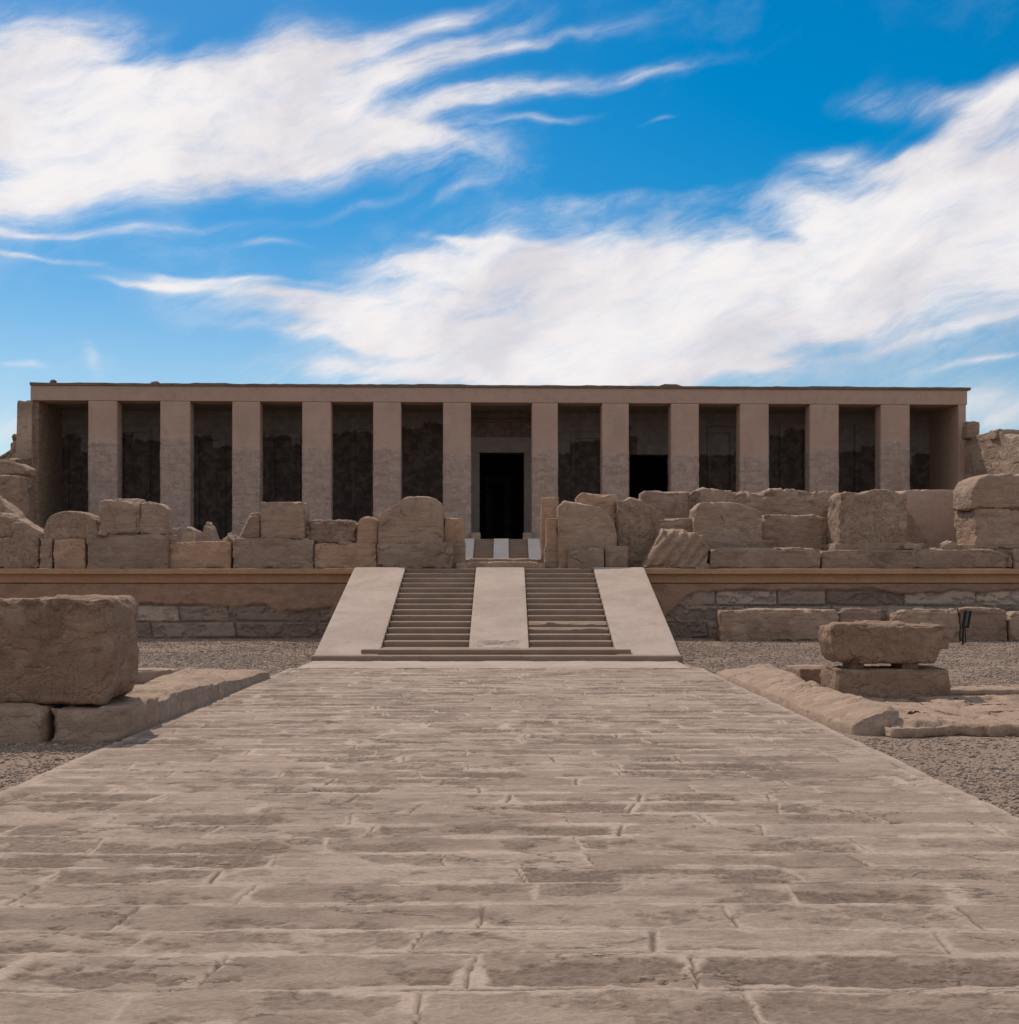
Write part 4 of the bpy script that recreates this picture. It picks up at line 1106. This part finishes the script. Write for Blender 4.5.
V += np.array([-3.76 - 1.7, Yb + .5, (wz(597, Yb) + .30) / 2])
tag(mesh_np('stone_block', V, Fc, M['big_block']), 'huge brown sandstone block with faint carving on a pale plinth, left of the path', 'stone block')

# floodlight by the wall foot
FYY = 28.2
fl = thing('floodlight', 'slim black floodlight on a short post in front of the blocks at the wall foot', 'floodlight', (wx(962.5, FYY), FYY, -.02))
def cyl(p, q_, r, n=10):
    p = np.array(p, float); q_ = np.array(q_, float); d = q_ - p; d /= np.linalg.norm(d)
    a = np.cross(d, [0, 1, 0] if abs(d[1]) < .9 else [1, 0, 0]); a /= np.linalg.norm(a); b = np.cross(d, a)
    V = []; 
    for c in (p, q_):
        for i in range(n):
            t = i / n * 2 * PI; V.append(c + r * (math.cos(t) * a + math.sin(t) * b))
    V += [p, q_]
    Fc = [(i, (i + 1) % n, n + (i + 1) % n, n + i) for i in range(n)]
    Fc += [(2 * n, (i + 1) % n, i, i) for i in range(0)]
    caps = []
    for i in range(0, n, 2):
        caps.append((2 * n, (i + 2) % n, (i + 1) % n, i)); caps.append((2 * n + 1, n + i, n + (i + 1) % n, n + (i + 2) % n))
    return np.array(V), np.array(Fc + caps)
mb = MB(); mb.add(*cyl((0, 0, 0), (.02, 0, .48), .022)); mb.add(*cyl((.07, 0, .12), (.06, 0, .48), .012)); mb.add(*cyl((0, 0, .12), (.07, 0, .12), .012))
mb.build('post', M['metal'], fl)
mb = MB(); mb.box(-.05, .05, -.04, .04, 0, .02, .004); mb.build('foot_plate', M['metal'], fl)
def slant(V): V = V.copy(); V[:, 0] += (V[:, 2] - .44) * .17; return V
V, Fc = cube_grid(.05, .06, .40, None, .008); mb = MB(); mb.add(slant(V + [-.005, 0, .64]), Fc)
V, Fc = cube_grid(.05, .06, .38, None, .008); mb.add(slant(V + [.115, 0, .64]), Fc)
V, Fc = cube_grid(.10, .05, .36, None, .005); mb.add(slant(V + [.055, .012, .64]), Fc)
mb.build('lamp_housing', M['metal'], fl)
V, Fc = cube_grid(.06, .012, .31, None, .003); mb = MB(); mb.add(slant(V + [.055, -.018, .645]), Fc)
mb.build('lamp_glass', M['lampglass'], fl)

# ------------------------------------------------------------------ light, sky
SUN_AZ, SUN_EL = -28.0, 52.0       # degrees: azimuth from +Y towards +X
az, el = math.radians(SUN_AZ), math.radians(SUN_EL)
sd = Vector((math.sin(az) * math.cos(el), math.cos(az) * math.cos(el), math.sin(el)))
ld = bpy.data.lights.new('sun', 'SUN'); ld.energy = 3.3; ld.angle = math.radians(.53); ld.color = (1.0, .90, .79)
lo = bpy.data.objects.new('sun', ld); COL.objects.link(lo)
lo.rotation_euler = sd.to_track_quat('Z', 'Y').to_euler()

W = bpy.data.worlds.new('World'); SC.world = W; W.use_nodes = True
nt = NT(W.node_tree); nt.t.nodes.clear()
out = nt.n('ShaderNodeOutputWorld'); bg = nt.n('ShaderNodeBackground'); nt.L.new(bg.outputs[0], out.inputs[0])
sky = nt.n('ShaderNodeTexSky'); sky.sky_type = 'NISHITA'; sky.sun_disc = False
sky.sun_elevation = el; sky.sun_rotation = az % (2 * PI)
sky.altitude = 60; sky.air_density = 1.0; sky.dust_density = 0.5; sky.ozone_density = 3.0
SKYS = .095
hs = nt.n('ShaderNodeHueSaturation'); nt.L.new(sky.outputs[0], hs.inputs['Color'])
hs.inputs['Hue'].default_value = .490; hs.inputs['Saturation'].default_value = 1.62; hs.inputs['Value'].default_value = 1.0
tc = nt.n('ShaderNodeTexCoord'); sx = nt.n('ShaderNodeSeparateXYZ'); nt.L.new(tc.outputs['Generated'], sx.inputs[0])
nt.L.new(nt.mr(sx.outputs[2], .0, .30, .95, 1.62), hs.inputs['Saturation'])
AZ = nt.m('ARCTAN2', sx.outputs[0], sx.outputs[1]); EL = nt.m('ARCSINE', sx.outputs[2])
# sky coordinates in hundredths of "photo pixels" of angle: U to the right, V up
Uo = nt.m('MULTIPLY', AZ, 12.5); Vo = nt.m('MULTIPLY', EL, 12.5)
def sc(px, py):
    k = (px - HX) / F; a = math.atan(k)
    return a * 12.5, math.atan((HY - py) / F * math.cos(a)) * 12.5
cv = nt.n('ShaderNodeCombineXYZ'); nt.L.new(Uo, cv.inputs[0]); nt.L.new(Vo, cv.inputs[1])
# warp
wn = nt.n('ShaderNodeTexNoise'); nt.L.new(cv.outputs[0], wn.inputs['Vector']); wn.inputs['Scale'].default_value = .55; wn.inputs['Detail'].default_value = 3
wv = nt.n('ShaderNodeVectorMath', operation='SUBTRACT'); nt.L.new(wn.outputs['Color'], wv.inputs[0]); wv.inputs[1].default_value = (.5, .5, .5)
ws = nt.n('ShaderNodeVectorMath', operation='SCALE'); nt.L.new(wv.outputs[0], ws.inputs[0]); ws.inputs['Scale'].default_value = .75
wa = nt.n('ShaderNodeVectorMath', operation='ADD'); nt.L.new(cv.outputs[0], wa.inputs[0]); nt.L.new(ws.outputs[0], wa.inputs[1])
sw = nt.n('ShaderNodeSeparateXYZ'); nt.L.new(wa.outputs[0], sw.inputs[0])
WU, WV = sw.outputs[0], sw.outputs[1]
def blob(px, py, rx, ry, ang, wgt):
    cx, cy = sc(px, py); c, s = math.cos(math.radians(ang)), math.sin(math.radians(ang))
    du = nt.m('SUBTRACT', WU, cx); dv = nt.m('SUBTRACT', WV, cy)
    a = nt.m('MULTIPLY', nt.m('ADD', nt.m('MULTIPLY', du, c), nt.m('MULTIPLY', dv, s)), 100 / rx)
    b = nt.m('MULTIPLY', nt.m('SUBTRACT', nt.m('MULTIPLY', dv, c), nt.m('MULTIPLY', du, s)), 100 / ry)
    d2 = nt.m('ADD', nt.m('MULTIPLY', a, a), nt.m('MULTIPLY', b, b))
    return nt.m('MULTIPLY', nt.m('POWER', 2.718, nt.m('MULTIPLY', d2, -1.0)), wgt)
BL = [
    # upper left mass
    (40, 115, 240, 54, 4, 1.15), (230, 100, 190, 36, 14, 1.0), (340, 138, 150, 30, -6, .95), (190, 150, 120, 22, 0, .6),
    (255, 60, 90, 26, 24, .55), (390, 30, 120, 10, 18, .55), (430, 50, 100, 9, 16, .75), (400, 75, 90, 9, 14, .4), (30, 195, 100, 16, 18, .85), (0, 215, 70, 14, 14, .5),
    (20, 60, 90, 45, 0, .75), (70, 25, 70, 18, 14, .45), (410, 145, 70, 9, -10, .45),
    (540, 38, 80, 7, 12, .6), (600, 78, 110, 8, 9, .62), (490, 95, 70, 10, 12, .5), (535, 121, 60, 4, 10, .5), (480, 112, 60, 6, 8, .35),
    (190, 185, 110, 16, 10, .35),
    # central and right mass
    (650, 305, 230, 54, 2, 1.2), (530, 352, 210, 30, -3, 1.0), (550, 258, 170, 26, 3, .8), (470, 262, 90, 14, 2, .6), (870, 258, 200, 50, 12, 1.1), (960, 190, 150, 44, 16, 1.0),
    (840, 200, 90, 18, -14, .55), (900, 100, 60, 12, -10, .5), (1010, 100, 70, 16, 8, .6), (960, 130, 60, 14, 24, .5), (860, 155, 90, 14, -8, .6), (1040, 240, 140, 36, 10, .8),
    (720, 345, 120, 12, 8, .7), (600, 200, 70, 10, 8, .42), (690, 195, 40, 12, 20, .3), (480, 240, 60, 4, -6, .6),
    (330, 322, 120, 13, -4, .75), (270, 300, 110, 8, -2, .6), (400, 300, 90, 14, 4, .6), (235, 287, 70, 4, 2, .6), (160, 292, 40, 3, 0, .6), (330, 345, 110, 6, -5, .55), (400, 375, 100, 8, -2, .5),
    (60, 242, 80, 4, 6, .42), (170, 230, 90, 5, 8, .36), (40, 268, 80, 3, -3, .42), (265, 246, 30, 4, 4, .45), (90, 366, 14, 8, -50, .42), (330, 215, 80, 5, 14, .26),
    (990, 325, 60, 5, 10, .35), (1000, 363, 50, 3, 2, .6), (1000, 405, 60, 16, 0, .8), (900, 340, 90, 6, 10, .36), (800, 235, 60, 8, -16, -.45), (940, 235, 70, 7, 16, -.35), (700, 315, 80, 6, 6, -.25), (10, 370, 20, 3, -10, .5), (10, 420, 50, 14, 0, .45), (450, 200, 60, 5, 20, .26),
    (660, 118, 22, 3, 4, .3),
    (520, 385, 230, 16, 0, .9), (740, 372, 60, 8, 0, .5), (-300, 250, 240, 50, 8, 1.0), (1500, 200, 380, 60, 8, 1.1),
    (660, 160, 150, 22, 8, -.5), (640, 358, 40, 5, 4, -.5), (920, 135, 45, 8, 14, -.3), (200, 40, 60, 12, 14, -.35), (290, 75, 60, 6, 18, -.15), (120, 170, 30, 10, 0, -.1)]
D = None
for b in BL:
    o = blob(*b); D = o if D is None else nt.m('ADD', D, o)
def snoise(rot, sx_, sy_, scale, det, rough, dist, off=0):
    mp = nt.n('ShaderNodeMapping'); nt.L.new(wa.outputs[0], mp.inputs[0])
    mp.vector_type = 'TEXTURE'
    mp.inputs['Rotation'].default_value = (0, 0, math.radians(rot)); mp.inputs['Scale'].default_value = (sx_, sy_, 1); mp.inputs['Location'].default_value = (off, off * .7, 0)
    return nt.noise(mp.outputs[0], scale, det, rough, dist)
n1 = snoise(15, 4.2, .9, 1.3, 11, .66, .12)
n2 = snoise(22, 1.3, .8, .7, 7, .55, .25, 5)
n3 = snoise(8, 6.0, .5, 2.4, 6, .6, .1, 9)
nz = nt.m('ADD', nt.m('MULTIPLY', nt.m('SUBTRACT', n1, .5), 2.9), nt.m('ADD', nt.m('MULTIPLY', nt.m('SUBTRACT', n2, .5), 1.0), nt.m('MULTIPLY', nt.m('SUBTRACT', n3, .5), 1.0)))
fib = snoise(18, 1.7, .55, 2.6, 10, .66, .25, 3)
nz = nt.m('ADD', nz, nt.m('MULTIPLY', nt.m('SUBTRACT', fib, .5), .85))
# unseen thin cloud overhead and behind, added to light the shaded fronts whiter
back = nt.mr(sx.outputs[1], .55, -.1)
over = nt.mr(EL, .55, .9)
D = nt.m('ADD', D, nt.m('MULTIPLY', nt.m('MAXIMUM', back, over), .70))
dens = nt.m('ADD', D, nt.m('MULTIPLY', nz, nt.mr(D, 0.03, .6, .22, .72)))
alpha = nt.mr(dens, .10, 1.22)
veil = nt.m('MULTIPLY', nt.mr(nt.m('ADD', D, nt.m('MULTIPLY', nt.m('SUBTRACT', n2, .5), 1.2)), .0, .75), nt.mr(fib, .3, .68, .10, .75))
alpha = nt.m('MAXIMUM', alpha, nt.m('MULTIPLY', veil, .75))
alpha = nt.m('MULTIPLY', alpha, nt.mr(fib, .25, .6, .80, 1.0))
alpha = nt.m('MULTIPLY', alpha, nt.mr(sx.outputs[2], 0.0, .03))
shade = nt.mr(nt.m('ADD', nt.m('MULTIPLY', n2, .85), nt.m('MULTIPLY', n1, .15)), .36, .60)
ccol = nt.mix(shade, (.72, .69, .73), (.92, .885, .885))
skc = nt.n('ShaderNodeVectorMath', operation='SCALE'); nt.L.new(hs.outputs[0], skc.inputs[0]); skc.inputs['Scale'].default_value = SKYS
colr = nt.mix(alpha, skc.outputs[0], ccol)
nt.L.new(colr, bg.inputs[0]); bg.inputs[1].default_value = 1.0
W.cycles.sampling_method = 'MANUAL'; W.cycles.sample_map_resolution = 512

# ------------------------------------------------------------------ camera
cd = bpy.data.cameras.new('camera'); cam = bpy.data.objects.new('camera', cd); COL.objects.link(cam)
cam.location = (CX, CY, CH); cam.rotation_euler = (math.radians(90), 0, 0)
cd.sensor_fit = 'HORIZONTAL'; cd.sensor_width = 36; cd.lens = F / 1019 * 36
cd.shift_x = 3.5 / 1019; cd.shift_y = 64 / 1019
cd.clip_start = .05; cd.clip_end = 4000
SC.camera = cam
SC.view_settings.view_transform = 'Standard'; SC.view_settings.look = 'None'; SC.view_settings.gamma = 1; SC.view_settings.exposure = 0.0
SC.render.engine = 'CYCLES'
